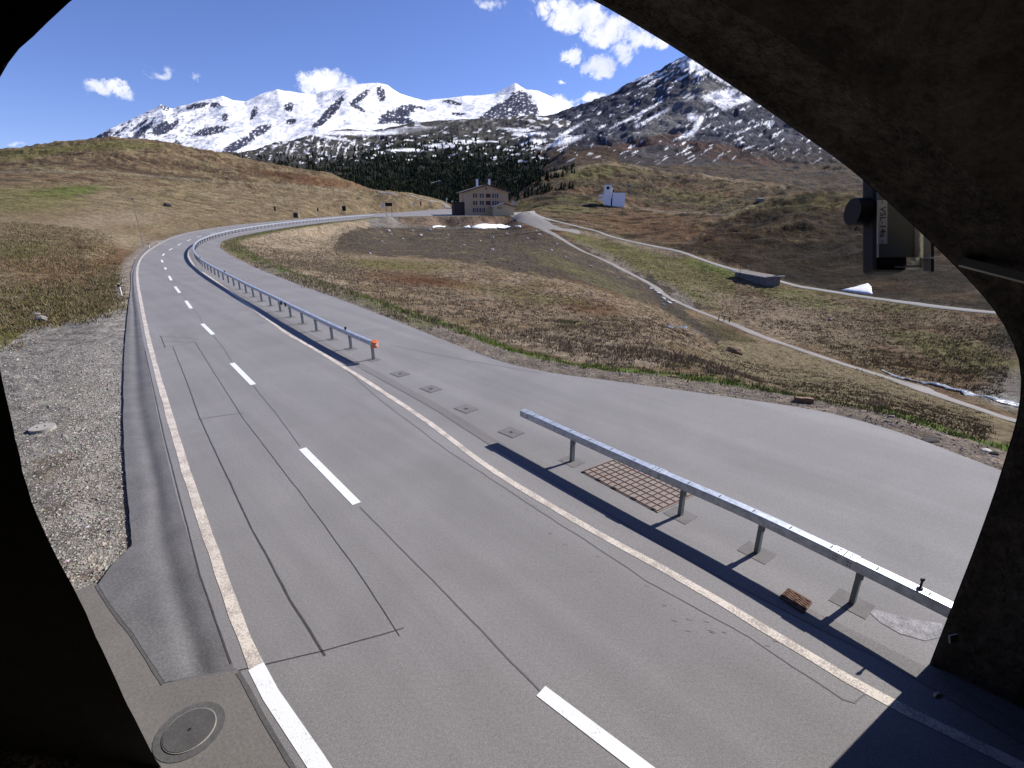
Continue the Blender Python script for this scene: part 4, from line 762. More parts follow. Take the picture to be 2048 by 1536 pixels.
# rusty grid plate and drain
def quad(A, B_, C_, D_):
    q = [np.array(P(*v)[:2]) for v in (A, B_, C_, D_)]
    return lambda u, v: (q[0] * (1 - u) + q[3] * u) * (1 - v) + (q[1] * (1 - u) + q[2] * u) * v
Q = quad((1166, 944), (1238, 918), (1388, 988), (1314, 1023))
t0 = empty('mesh_mat', (*Q(.5, .5), 0.0), 0, label='rusty wire mesh laid flat in reddish asphalt beneath the short guard rail', cat='wire mesh'); c0 = Q(.5, .5)
b = MB(); b.poly([(*(Q(u, v) - c0), .012) for u, v in ((-.02, -.03), (-.02, 1.03), (1.02, 1.03), (1.02, -.03))], .008); b.build('infill', M['pink'], t0)
b = MB()
for k in range(7): v = k / 6; b.bar((*(Q(0, v) - c0), .018), (*(Q(1, v) - c0), .018), .016, .010)
for k in range(15): u = k / 14; b.bar((*(Q(u, -.02) - c0), .024), (*(Q(u, 1.02 + (.12 if k in (4, 9) else 0)) - c0), .024), .02 if k in (0, 3, 4, 7, 11, 14) else .013, .010)
b.build('wires', M['rust'], t0)
for u in (.02, .22, .25, .45, .47, .70, .73, .96): b = MB(); b.box((*(Q(u, 0) - c0), .022), (.07, .03, .02), Matrix.Rotation(-.6, 3, 'Z').to_quaternion()); b.build('clip', M['seam'], t0)
Q = quad((1561, 1196), (1577, 1180), (1622, 1206), (1606, 1226)); c0 = Q(.5, .5)
t0 = empty('drain_grate', (*c0, 0.0), 0, label='rusty drain grate with wavy bars in the shadow of the short guard rail', cat='drain grate')
b = MB()
for a_, b_ in (((0, 0), (1, 0)), ((1, 0), (1, 1)), ((1, 1), (0, 1)), ((0, 1), (0, 0)), ((.5, 0), (.5, 1))): b.bar((*(Q(*a_) - c0), .016), (*(Q(*b_) - c0), .016), .03, .03)
b.build('frame', M['rust'], t0)
b = MB()
for v in (.16, .33, .5, .67, .84):
    pr = None
    for k in range(17):
        u = k / 16; q_ = Q(u, v + .05 * math.sin(u * 4 * math.pi)) - c0; q_ = (*q_, .018)
        if pr: b.bar(pr, q_, .028, .026)
        pr = q_
b.build('wavy_bars', M['rust'], t0)
b = MB(); b.poly([(*(Q(u, v) - c0), .006) for u, v in ((0, 0), (0, 1), (1, 1), (1, 0))]); b.build('shaft', M['hole'], t0)
pbl = np.array([P(*q)[:2] for q in [(1725, 1212), (1760, 1222), (1810, 1235), (1885, 1248), (1880, 1275), (1850, 1282), (1800, 1268), (1760, 1245)]])
cdt_mesh('patch', pbl, lambda x, y: .006, M['washed'], parent=road)
for o_ in [((120, 1030), 0)]: pass

# ------------------------------------------------------------------ the tunnel the camera looks out of
Lf0 = np.array([-6.898, 6.4526]); ev = np.array([.99387, -.11053]); mv = np.array([.11053, .99387])
PROF = [(-.7, -.05), (-.7, 2), (-.6, 3.65), (-.1, 5.2), (.75, 6.35), (1.30, 7.08), (1.79, 7.42), (2.44, 7.75), (3.5, 8.1), (4.8, 8.25), (6.2, 8.08), (7.1, 7.78), (7.72, 7.52), (8.48, 7.12), (9.22, 6.69), (9.73, 6.38), (10.24, 6.07), (10.79, 5.66), (11.37, 5.2), (11.80, 4.84), (12.12, 4.5), (12.38, 4.1), (12.5, 3.57), (12.54, 2.6), (12.54, 1.8), (12.52, .9), (12.5, -.05)]
PROF = np.array(PROF); Lp = np.concatenate([[0], np.cumsum(np.linalg.norm(np.diff(PROF, axis=0), axis=1))]); sp_ = np.linspace(0, Lp[-1], 110)
PROF = np.stack([np.interp(sp_, Lp, PROF[:, 0]), np.interp(sp_, Lp, PROF[:, 1])], 1)
PROF[1:-1] = (PROF[:-2] + 2 * PROF[1:-1] + PROF[2:]) / 4
bs = [0, .06, .12, .35, .75, 1.3, 2, 3, 4, 5, 6, 8, 10, 13, 17, 22, 30]; V = []
npz = fbm(np.arange(110) * .35, np.full(110, 8.), 4) * .035; npz[:3] = 0; npz[-3:] = 0
ctr = np.array([6.2, 3.5])
for b_ in bs:
    for k, (u, z) in enumerate(PROF):
        rd = np.array([u, z]) - ctr; rd /= np.linalg.norm(rd); gr2 = -.10 * (b_ < .03) * 0
        wob = float(npz[k]) * (b_ > 0); uu = u + rd[0] * (wob + .05 * (b_ > .1)); zz = z + (rd[1] * (wob + .05 * (b_ > .1)) if z > .3 else 0)
        sh = max(0, 1 - u / 9.) * min(b_, 6) / 6 * 2.8
        p = Lf0 + ev * (uu - sh) + AX * b_; V.append((p[0], p[1], zz))
tun_root = empty('tunnel', (0, 6, 0), 0, label='dark arched concrete tunnel portal framing the view on both sides and above', cat='tunnel')
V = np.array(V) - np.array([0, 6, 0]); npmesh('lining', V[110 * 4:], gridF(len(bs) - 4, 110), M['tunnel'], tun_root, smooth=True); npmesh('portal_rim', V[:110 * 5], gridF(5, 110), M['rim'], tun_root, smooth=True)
V = []                                                  # outer headwall, set outside the opening
for d_ in (0, 1):
    for (u, z) in PROF:
        rd = np.array([u - 6.2, max(z - 2, 0)]); q = (u, z) if not d_ else (6.2 + (u - 6.2) * 1.0 + (-2.6 if u < 6.2 else 2.6) * 1, max(z, 0) * 1.12 + (1.6 if z > 3 else 0))
        p = Lf0 + ev * q[0] + mv * .02; V.append((p[0], p[1] - 6, q[1]))
npmesh('headwall', np.array(V), gridF(2, 110), M['tunnel'], tun_root, smooth=False)
V = [(*(Lf0 + ev * u + AX * 30), z) for u, z in [(-8, -1), (-8, 12), (16, 12), (16, -1)]]; me = bpy.data.meshes.new('end_wall'); me.from_pydata([(v[0], v[1] - 6, v[2]) for v in V], [], [(0, 1, 2, 3)]); link('end_wall', me, M['tunnel'], tun_root)
# left pier: an end wall added nearer the camera, turned off the sun to stay dark, its edge curved like the vault
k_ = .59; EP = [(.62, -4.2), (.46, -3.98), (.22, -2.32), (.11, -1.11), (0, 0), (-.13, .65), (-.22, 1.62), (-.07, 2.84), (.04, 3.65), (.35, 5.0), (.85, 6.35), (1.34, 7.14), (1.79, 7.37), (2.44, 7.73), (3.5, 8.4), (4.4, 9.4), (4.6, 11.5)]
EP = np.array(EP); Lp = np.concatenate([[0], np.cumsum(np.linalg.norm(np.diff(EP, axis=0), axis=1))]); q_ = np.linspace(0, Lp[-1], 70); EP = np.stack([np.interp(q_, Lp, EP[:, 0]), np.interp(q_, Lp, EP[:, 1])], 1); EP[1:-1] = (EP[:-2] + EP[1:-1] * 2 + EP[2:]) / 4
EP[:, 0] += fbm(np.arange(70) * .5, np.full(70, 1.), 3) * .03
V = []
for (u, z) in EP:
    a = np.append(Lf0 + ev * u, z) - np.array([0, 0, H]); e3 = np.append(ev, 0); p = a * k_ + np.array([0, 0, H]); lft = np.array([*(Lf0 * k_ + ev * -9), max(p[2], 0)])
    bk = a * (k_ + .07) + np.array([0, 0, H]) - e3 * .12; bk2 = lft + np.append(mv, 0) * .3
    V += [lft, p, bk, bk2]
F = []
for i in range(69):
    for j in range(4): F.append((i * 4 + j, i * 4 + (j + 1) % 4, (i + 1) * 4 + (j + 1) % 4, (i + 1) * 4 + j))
npmesh('pier', np.array(V) - np.array([0, 6, 0]), np.array(F), M['pier_shade'], tun_root, smooth=False)
# cable duct and small plates on the right-hand wall
def TP(px, py, t, dt=0): return D(px, py, t)
a, b_ = D(1922, 524, 5.0), D(2110, 572, 4.6); up = D(1930, 500, 5) - D(1930, 530, 5)
b = MB(); b.bar(a, b_, .10, .075, up.normalized()); cdx = tag(b.build('cable_duct', M['plate'] if False else M['panel']), 'thin straight cable duct running along the right shoulder of the vault', 'cable duct')
b = MB(); b.box((0, 0, 0), (.12, .02, .09)); b.box((0, .012, 0), (.07, .006, .04)); o = tag(b.build('wall_plate', M['panel']), 'small pale plate fixed low on the dark right tunnel wall', 'wall plate'); o.location = D(1907, 1277, 5.9); o.rotation_euler = (R(-20), 0, R(12))
b = MB(); b.cyl((0, 0, 0), (0, .03, 0), .045, n=12); o = tag(b.build('wall_plug', M['panel']), 'small round plug low on the tunnel wall below the pale plate', 'wall plug'); o.location = D(1878, 1393, 5.9)
# camera housing with label hanging outside the vault
fr = Matrix(((1, 0, 0), (0, math.sin(TH), math.cos(TH)), (0, -math.cos(TH), math.sin(TH)))).transposed()   # columns: right, up, back
dc = D(1775, 440, 5.25); sc_ = 5.25 / FOC; hr = empty('traffic_device', dc, 0, label='black device housing labelled VSL-14a hanging outside the right of the vault', cat='detector housing')
hr.matrix_world = Matrix.Translation(dc) @ fr.to_4x4()
def lx(px, py, dz=0.0): return Vector(((px - 1775) * sc_, (440 - py) * sc_, -dz))
def lbox(x0, y0, x1, y1, z0_, z1_, m_, nm, bev=0.0, par_=None):
    b = MB(); a = lx(x0, y1, z0_); c = lx(x1, y0, z1_); b.box((a + c) / 2, [abs(q) for q in (c - a)], bev=bev); return b.build(nm, m_, par_ or hr)
lbox(1752, 250, 1818, 542, .0, .235, M['black'], 'housing', .05); pn_ = lbox(1755, 250, 1832, 515, -.02, .20, M['panel'], 'side_panel', .004); lbox(1825, 270, 1833, 516, -.03, .02, M['plate'], 'panel_edge', .002, pn_)
b = MB(); b.cyl(lx(1752, 413, .16), lx(1725, 413, .16), 28 * sc_, 27 * sc_, n=24); b.build('lens_hood', M['black'], hr)
lb = lbox(1752, 402, 1771, 489, -.026, -.02, M['label'], 'label_plate')
fc = bpy.data.curves.new('label_text', 'FONT'); fc.body = '- VSL-14a -'; fc.size = 15.5 * sc_ * 1.02; fc.align_x = 'CENTER'; fc.align_y = 'CENTER'; fo = bpy.data.objects.new('t', fc); col.objects.link(fo)
bpy.context.view_layer.update(); me = bpy.data.meshes.new_from_object(fo.evaluated_get(bpy.context.evaluated_depsgraph_get())); bpy.data.objects.remove(fo)
tx = link('label_text', me, M['black'], lb); tx.matrix_local = Matrix.Translation(lx(1761.5, 445.5, -.0285)) @ Matrix.Rotation(-math.pi / 2, 4, 'Z') 
xs_ = max(abs(v.co.x) for v in me.vertices); kx = (41 * sc_) / xs_
for v in me.vertices: v.co.x *= kx
hb = lbox(1790, 531, 1845, 535, .0, .10, M['plate'], 'bracket_arm'); lbox(1839, 514, 1842, 535, .0, .10, M['plate'], 'bracket_lip', 0, hb); b = MB(); b.cyl(lx(1824, 521, -.035), lx(1824, 521, .02), 3 * sc_, n=8); b.build('screw', M['label'], hb)
lbox(1844, 400, 1859, 544, -.02, .02, M['plate'], 'mounting_rail', .002); lbox(1859, 410, 1866, 544, -.015, .03, M['black'], 'rail_flange', .002); lbox(1843, 516, 1871, 519, -.03, .05, M['steel'], 'clamp', .001)
tag(empty('x', (0, 0, 0))); bpy.data.objects.remove(bpy.data.objects['x'])
pts = [lx(1866, 440, 0), lx(1876, 470, 0), lx(1888, 488, 0), lx(1900, 495, 0), lx(1912, 505, .02), lx(1920, 525, .03)]
b = MB()
for p, q in zip(pts[:-1], pts[1:]): b.cyl(p, q, 2.2 * sc_, n=8)
b.build('cable', M['black'], hr)
# ------------------------------------------------------------------ tracks, snow patches, stream
ll_, uu_ = PATHS['lower'], PATHS['upper']
hz = lambda x, y: float(gz(x, y))
def drape(name, line, w_, m_, lift, kind='structure', na=5, label=None, cat=None, group=None, jag=0.0, crown=0.0):
    line = np.asarray(line); t = np.gradient(line, axis=0); t /= np.linalg.norm(t, axis=1)[:, None] + 1e-9; n = np.stack([-t[:, 1], t[:, 0]], 1); w_ = np.asarray(w_) * np.ones(len(line)); V = []
    ja = rng.normal(0, 1, (len(line), 2)) * jag
    for k in range(len(line)):
        a_ = np.linspace(-.5, .5, na); hs = []
        for j, a in enumerate(a_):
            p = line[k] + n[k] * (a * w_[k] + ja[k, 0] * (a < -.4) + ja[k, 1] * (a > .4)); hs.append([p[0], p[1], hz(*p)])
        for j, h_ in enumerate(hs): V.append((h_[0], h_[1], h_[2] + (lift if 0 < j < na - 1 else lift * .4) + crown * (1 - (2 * a_[j]) ** 2)))
    o = npmesh(name, np.array(V), gridF(len(line), na), M[m_]); return tag(o, label, cat, group, kind)
wl_ = np.interp(np.arange(len(ll_)) / len(ll_), [0, .08, .2, .6, 1], [3.6, 5.5, 2.2, 1.7, 2.3]) * (1 + .1 * fbm(np.arange(len(ll_)) * .2, np.full(len(ll_), 4.), 3))
drape('path', ll_, wl_, 'path', .10, jag=.10, na=7)
drape('track', uu_, np.interp(np.arange(len(uu_)) / len(uu_), [0, .10, .16, .3, 1], [6, 9, 3.2, 1.7, 1.5]), 'track', .12, jag=.06, na=7)
drape('junction', smooth_px([(1035, 427), (1070, 440), (1110, 458), (1160, 466)], TB, 1.5, .0), [5, 7] + [9] * 200 if False else 6.5, 'path', .09, jag=.2, na=9)
bk_ = smooth_px([(896, 416), (893, 411), (880, 405), (850, 401), (800, 396), (750, 389)], TB, 2.5, .0); drape('mountain_road', bk_, 3.2, 'path', .25, na=7)
def snow_patch(pts, label, h_=.25, group=None):
    c = np.array([T(*p)[:2] for p in pts]); m_ = c.mean(0); N_ = 36; V = [(m_[0], m_[1], hz(*m_) + h_)]; F = []; per = np.vstack([c, c[:1]]); L_ = np.concatenate([[0], np.cumsum(np.linalg.norm(np.diff(per, axis=0), axis=1))])
    for ring in (.35, .65, .85, 1.0, 1.03):
        for k in range(N_):
            s_ = L_[-1] * k / N_; q = np.array([np.interp(s_, L_, per[:, 0]), np.interp(s_, L_, per[:, 1])]); q = m_ + (q - m_) * ring * (1 + .05 * math.sin(k * 2.7)); V.append((q[0], q[1], hz(*q) + {.35: h_, .65: h_ * .95, .85: h_ * .8, 1.0: h_ * .45, 1.03: -.15}[ring]))
    for k in range(N_): F.append((0, 1 + k, 1 + (k + 1) % N_))
    for r_ in range(4):
        for k in range(N_): a = 1 + r_ * N_ + k; b2 = 1 + r_ * N_ + (k + 1) % N_; F.append((a, a + N_, b2 + N_)); F.append((a, b2 + N_, b2))
    me = bpy.data.meshes.new('snow_patch'); me.from_pydata(V, [], F); o = link('snow_patch', me, M['snow'], None, True); bmx = bmesh.new(); bmx.from_mesh(me); bmesh.ops.recalc_face_normals(bmx, faces=bmx.faces); bmx.to_mesh(me); bmx.free()
    tag(o, label, 'snow patch', group)
snow_patch([(942, 455), (962, 448.5), (1000, 448), (1012, 451), (1023, 454), (1000, 457.5), (965, 457)], 'largest old snow patch at the foot of the bank below the hotel', .4)
snow_patch([(864, 453), (890, 451.5), (891, 454), (866, 455.5)], 'thin snow streak at the bank foot left of the largest patch', .2)
snow_patch([(926, 454), (938, 451), (941, 455), (930, 456)], 'small snow remnant touching the left end of the largest patch', .2)
snow_patch([(1030, 452), (1042, 452), (1041, 454.5), (1030, 454)], 'small snow remnant right of the largest patch', .2)
snow_patch([(1683, 581), (1710, 575), (1735, 568), (1742, 575), (1744, 589), (1720, 586)], 'bright snow patch on the upper edge of the pale hill track', .35)
STR = smooth_px([(1762, 743), (1800, 756), (1858, 770), (1946, 791), (2050, 818)], lambda a, b: np.array(T(a, b, base=True)[:2]), .6, .002)
o = drape('stream', STR, np.interp(np.arange(len(STR)) / len(STR), [0, .3, 1], [.3, .6, 1.1]) * (1 + .35 * fbm(np.arange(len(STR)) * .4, np.full(len(STR), 6.), 3)), 'water', .16, jag=.2, na=7)
o2 = drape('brook', smooth_px([(1335, 655), (1360, 658), (1385, 662), (1400, 668)], TB, .6, .0), .5, 'dark_water', .10, jag=.15)

# ------------------------------------------------------------------ hotel, annex, chapel, shed
def wbox(b, u0, u1, z0, z1, y0, y1): b.box(((u0 + u1) / 2, (y0 + y1) / 2, (z0 + z1) / 2), (u1 - u0, y1 - y0, z1 - z0)); return b
d = ray(974, 430); hd = math.hypot(d[0], d[1]); hp = (d[0] / hd * 222, d[1] / hd * 222); hz0 = 2.72
ht = empty('hotel', (*hp, hz0), R(14), label='three-storey tan hotel with a low gabled roof at the end of the bend', cat='hotel')
W_, De, Ev, Rg = 9.1, 15.5, 9.0, 11.6
b = MB(); bb = b.b
vs = [bb.verts.new(v) for v in [(-W_, 0, -1), (W_, 0, -1), (W_, 0, Ev), (0, 0, Rg), (-W_, 0, Ev), (-W_, De, -1), (W_, De, -1), (W_, De, Ev), (0, De, Rg), (-W_, De, Ev)]]
for f in [(0, 1, 2, 3, 4), (9, 8, 7, 6, 5), (0, 4, 9, 5), (1, 6, 7, 2), (4, 3, 8, 9), (3, 2, 7, 8)]: bb.faces.new([vs[i] for i in f])
b.build('wall', M['stucco'], ht)
b = MB(); sl = (Rg - Ev) / W_
for s_ in (-1, 1):
    x0, x1 = 0, s_ * (W_ + 1.0); q = [(x0, -.9, Rg + .03), (x1, -.9, Rg + .03 - sl * (W_ + 1)), (x1, De + .9, Rg + .03 - sl * (W_ + 1)), (x0, De + .9, Rg + .03)]; v0 = [b.b.verts.new(p) for p in q]; v1 = [b.b.verts.new((p[0], p[1], p[2] + .32)) for p in q]
    for f in ((0, 1, 2, 3), (7, 6, 5, 4), (0, 4, 5, 1), (1, 5, 6, 2), (2, 6, 7, 3), (3, 7, 4, 0)): b.b.faces.new([(v0 + v1)[i] for i in f])
b.build('roof', M['roof_grey'], ht)
b = MB()
for s_ in (-1, 1): b.bar((0, -.93, Rg + .16), (s_ * (W_ + 1.02), -.93, Rg + .16 - sl * (W_ + 1.02)), .10, .42)
b.build('fascia', M['roof'], ht)
def window(par_, u, z, w_, h_, sh=True, n=2, y=0.0, bal=False):
    f = wbox(MB(), u - w_ / 2 - .1, u + w_ / 2 + .1, z - .1, z + h_ + .1, y - .06, y + .05).build('window', M['shutter' if sh else 'frame'], par_)
    for k in range(n):
        a = u - w_ / 2 + w_ * k / n + .06; c = u - w_ / 2 + w_ * (k + 1) / n - .06; wbox(MB(), a, c, z + .06, z + h_ - .06, y - .075, y).build('pane', M['glass' if not bal else 'wood'], f)
        if not bal and k < n - 1 or (not bal and k == 0): wbox(MB(), c - .02, c + .16, z, z + h_, y - .085, y).build('frame', M['frame'], f)
for z, row in ((6.9, ((-4.9, 1.5, 2), (-2.1, 1.5, 2), (.6, 1.8, -1), (3.6, 2.3, 3))), (4.1, ((-4.9, 1.5, 2), (-2.1, 1.5, 2), (.6, 1.8, -1), (3.6, 2.3, 3))), (1.3, ((-4.8, 2.1, 3), (-2.0, 2.1, 3)))):
    for u, w_, n in row: window(ht, u, z, w_, 1.35, n=abs(n), bal=n < 0)
window(ht, 0, 10.0, .6, .6, n=1)
for u in (.5,): pass
b = MB(); b.box((-2.6, 7, Rg + 1.0), (.8, .8, 3.0)); ch = b.build('chimney', M['white_wall'], ht); b = MB(); b.box((-2.6, 7, Rg + 2.6), (1.0, 1.0, .14)); b.build('chimney_cap', M['steel'], ch)
b = MB(); b.box((2.6, 7, Rg + 1.0), (.8, .8, 3.0)); ch = b.build('chimney', M['white_wall'], ht); b = MB(); b.box((2.6, 7, Rg + 2.6), (1.0, 1.0, .14)); b.build('chimney_cap', M['steel'], ch)
b = MB(); b.box((-W_ - 2.2, 5, 1.9), (4.4, 7, 5.8)); la = b.build('side_annex', M['wood'], ht); b = MB(); b.box((-W_ - 2.3, 5, 4.95), (5.0, 7.6, .25)); b.build('annex_roof', M['moss'], la)
b = MB(); wbox(b, -W_ - .06, -W_ + .1, -.5, Ev - .3, -.12, .3).build('downpipe', M['plate'], ht)
an_ = empty('garage', (ht.matrix_basis @ Vector((5.8, -5.4, 0))), R(8), label='small single-storey garage with shallow gable in front of the hotel corner', cat='garage')
b = MB(); vs = [b.b.verts.new(v) for v in [(-4.3, 0, -1.2), (4.3, 0, -1.2), (4.3, 0, 3.3), (0, 0, 4.5), (-4.3, 0, 3.3), (-4.3, 6, -1.2), (4.3, 6, -1.2), (4.3, 6, 3.3), (0, 6, 4.5), (-4.3, 6, 3.3)]]
for f in [(0, 1, 2, 3, 4), (9, 8, 7, 6, 5), (0, 4, 9, 5), (1, 6, 7, 2), (4, 3, 8, 9), (3, 2, 7, 8)]: b.b.faces.new([vs[i] for i in f])
b.build('wall', M['stucco_pale'], an_)
b = MB()
for s_ in (-1, 1): b.bar((0, 2.8, 4.66), (s_ * 5.3, 2.8, 4.66 - 5.3 * .279), 7.6, .2)
b.build('roof', M['roof'], an_); b = MB(); b.bar((0, -1.06, 4.66), (-5.3, -1.06, 4.66 - 5.3 * .279), .06, .26); b.build('fascia', M['frame'], an_)
b = MB(); wbox(b, 4.32, 4.6, -1.1, 2.8, 2, 3.4).build('door', M['frame'], an_); b = MB(); b.box((4.6, 4, 4.7), (1.1, 1.1, 1.7)); b.build('chimney', M['plate'], an_)
b = MB(); wbox(b, -2.5, -.6, 2.5, 3.1, -.05, .02).build('vent_panel', M['wood_pale'], an_)
# chapel
cp = T(1226, 415, base=True); cpz = float(gz(cp.x, cp.y)); dcp = math.hypot(cp.x, cp.y); k_c = dcp * math.cos(math.atan2(cp.x, cp.y)) / FOC
chp = empty('chapel', (cp.x, cp.y, cpz), R(-10), label='white modern chapel with bell tower on the brown hill right of the hotel', cat='chapel')
kx_ = lambda px: (px - 1226) * k_c
b = MB(); wbox(b, kx_(1224), kx_(1247), -1.5, 6.2, 0, 7).build('nave', M['white_wall'], chp); b = MB(); wbox(b, kx_(1225), kx_(1248), 6.2, 6.45, -.2, 7.2).build('roof', M['roof'], chp)
tw = wbox(MB(), kx_(1208), kx_(1221.5), -1.5, 9.6, -.3, 2.6).build('bell_tower', M['white_wall'], chp); wbox(MB(), kx_(1212), kx_(1217), 7.6, 8.9, -.34, 0).build('bell_opening', M['hole'], tw); wbox(MB(), kx_(1214), kx_(1214.8), 9.6, 11, 1, 1.15).build('finial', M['steel_dark'], tw)
wbox(MB(), kx_(1220), kx_(1226), -1.5, 7.4, 1.6, 5).build('dark_gap', M['hole'], chp); wbox(MB(), kx_(1217), kx_(1223), 3.5, 8.2, 1.2, 3).build('stair_wall', M['white_wall'], chp)  # near-black block paints the shade in the gap between tower and nave
for z in (2.6, 4.4): wbox(MB(), kx_(1198), kx_(1209), z, z + .9, -.2, 2.2).build('slab', M['white_wall'], chp)
# shed
A_s, B_s = T(1469, 556, base=True), T(1530, 574, base=True); ax_ = (B_s - A_s); ax_.z = 0; Ls = ax_.length; rz_ = math.atan2(ax_.y, ax_.x); zs = min(gz(A_s.x, A_s.y), gz(B_s.x, B_s.y)) - .2
sh_ = empty('stone_shed', (A_s.x, A_s.y, zs), rz_, label='low stone shed with a pale flat-pitched roof below the hill track', cat='shed')
b = MB(); vs = [b.b.verts.new(v) for v in [(0, 0, -1), (0, 3.6, -1), (0, 3.6, 1.9), (0, 1.8, 2.35), (0, 0, 1.9), (Ls, 0, -1), (Ls, 3.6, -1), (Ls, 3.6, 1.9), (Ls, 1.8, 2.35), (Ls, 0, 1.9)]]
for f in [(0, 1, 2, 3, 4), (9, 8, 7, 6, 5), (0, 4, 9, 5), (1, 6, 7, 2), (4, 3, 8, 9), (3, 2, 7, 8)]: b.b.faces.new([vs[i] for i in f])
b.build('wall', M['shed_stone'], sh_)
b = MB()
for y0, y1 in ((-.5, 1.8), (4.1, 1.8)): b.bar((-.5, (y0 + y1) / 2, 2.24), (Ls + .5, (y0 + y1) / 2, 2.24), abs(y1 - y0) * 1.0, .12, Vector((0, (-.2 if y0 < 0 else .2), 1)).normalized())
b.build('roof', M['wood_pale'], sh_)
b = MB(); b.box((-.5, 1.8, 2.26), (.16, 4.6, .2)); b.box((Ls + .5, 1.8, 2.26), (.16, 4.6, .2)); b.bar((-.5, -.5, 2.12), (Ls + .5, -.5, 2.12), .1, .2); b.build('roof_trim', M['frame'], sh_)

# ------------------------------------------------------------------ signs, poles, posts
def pole_sign(name, px, py, h_, w_, ph, m_, label, cat='road sign', posts=(0,), onroad=False, disc=False):
    p = T(px, py) if not onroad else Vector((*PR(px, py), zroad(*PR(px, py)))); o = empty(name, p, math.atan2(-p.x, p.y) * 1.0, label=label, cat=cat)
    for u in posts: b = MB(); b.cyl((u, 0, -.3), (u, 0, h_), .06 if len(posts) == 1 else .09, n=8) if name != 'mast' else b.cyl((u, 0, -.3), (u, 0, h_), .04, .03, n=8); b.build('post', M['steel_dark'], o)
    if w_:
        b = MB()
        if disc: b.cyl((0, -.09, h_ - ph / 2), (0, -.05, h_ - ph / 2), w_ / 2, n=16)
        else: b.box((0, -.11, h_ - ph / 2), (w_, .05, ph))
        b.build('panel', M[m_], o)
    return o
pole_sign('direction_sign', 779, 432, 4.9, 2.7, 1.3, 'hole', 'wide dark direction sign on two posts left of the hotel forecourt', posts=(-1.0, 1.0), onroad=True)
pole_sign('road_sign', 767, 422, 3.4, 1.3, 1.9, 'frame', 'white upright sign just left of the wide dark direction sign')
pole_sign('road_sign', 689, 428, 3.2, 1.5, 2.0, 'hole', 'dark square sign on the meadow left of the white upright sign')
pole_sign('road_sign', 828, 417, 2.8, 1.0, 1.4, 'frame', 'small pale sign right of the wide dark direction sign')
pole_sign('road_sign', 842, 414, 2.8, .7, 2.0, 'hole', 'narrow dark sign beside the road before the hotel')
pole_sign('road_sign', 860, 414, 2.4, .8, 1.2, 'frame', 'faint pale sign nearest the far bend in front of the forest')
pole_sign('marker_pole', 552, 434, 3.2, .5, 1.4, 'hole', 'thin dark marker pole on the meadow, farthest left of the dark ones', 'marker pole')
pole_sign('marker_pole', 637, 431, 2.6, .5, 1.1, 'hole', 'thin dark marker pole behind the middle of the far barrier', 'marker pole')
o = pole_sign('information_stone', 592, 438, 1.9, 1.35, 1.5, 'stone_dark', 'dark rounded board beside a pale post behind the far barrier', 'board')
b = MB(); b.cyl((1.1, 0, -.3), (1.1, 0, 2.4), .09, n=8); b.build('pale_post', M['frame'], o)
o = pole_sign('mast', 287, 494, 6.6, .25, .2, 'steel_dark', 'tall thin grey mast on the meadow at the start of the bend', 'mast')
pole_sign('pennant_mast', 399, 0, 1, 0, 0, 'frame', '') if False else None
for px, py, lab in [(299, 498, 'small white delineator beside the foot of the tall mast'), (243, 592, 'small white delineator on the stony verge at the left curb'), (436, 459, 'small white delineator on the outer verge midway round the bend'), (474, 452, 'small white delineator on the outer verge past the mid bend')]:
    p = T(px, py); o = empty('delineator', p, 0, label=lab, cat='delineator', group='delineators along the outer verge')
    b = MB(); b.box((0, 0, .4), (.12, .09, .9), bev=.02); b.build('post', M['frame'], o); b = MB(); b.box((0, 0, .72), (.126, .096, .18)); b.build('band', M['hole'], o)
for px, py, lab in [(893, 405, 'tall white flagpole left of the hotel'), (904, 411, 'shorter white pole between flagpole and hotel')]:
    p = T(px, py + 3); o = empty('flagpole', p, 0, label=lab, cat='flagpole'); b = MB(); b.cyl((0, 0, -1), (0, 0, 3.4), .22, .14, n=8); b.build('pole', M['frame'], o); b = MB(); b.box((.4, 0, 2.7), (.8, .06, .9)); b.build('banner', M['frame'], o)
for k, (px, py) in enumerate([(1108, 400), (1116, 388), (1290, 424), (1268, 422), (1255, 420), (1330, 421), (1092, 412), (1145, 418), (1180, 424), (1205, 428), (1245, 424)]):
    p = T(px, py); b = MB(); b.cyl((0, 0, -.4), (0, 0, 1.7), .11, n=6); o = tag(b.build('fence_post', M['wood_pale']), 'weathered wooden post standing on the brown hill around the chapel', 'fence post', 'wooden posts round the chapel'); o.location = p
for px, py, lab in [(1478, 558, 'red and white snow pole left behind the stone shed'), (1494, 548, 'tall red snow pole on the hill track above the stone shed')]:
    p = T(px, py); o = empty('snow_pole', p, 0, label=lab, cat='snow pole'); b = MB(); b.cyl((0, 0, -.3), (0, 0, 2.6), .06, n=6); b.build('pole', M['shutter'], o); b = MB(); b.cyl((0, 0, 1.6), (0, 0, 2.1), .066, n=6); b.build('band', M['frame'], o)
# footbridge rail on the lower path
A_b, B_b = T(1437, 641), T(1458, 646); o = empty('handrail', A_b, 0, label='short grey handrail where the lower path crosses the ditch', cat='handrail')
b = MB(); b.bar((0, 0, .95), (*(B_b - A_b).xy, B_b.z - A_b.z + .95), .25, .12); b.build('rail', M['wood_pale'], o)
for t_ in (0, .5, 1): q = (B_b - A_b) * t_; b = MB(); b.cyl((q.x, q.y, q.z - .6), (q.x, q.y, q.z + .95), .07, n=6); b.build('post', M['wood'], o)

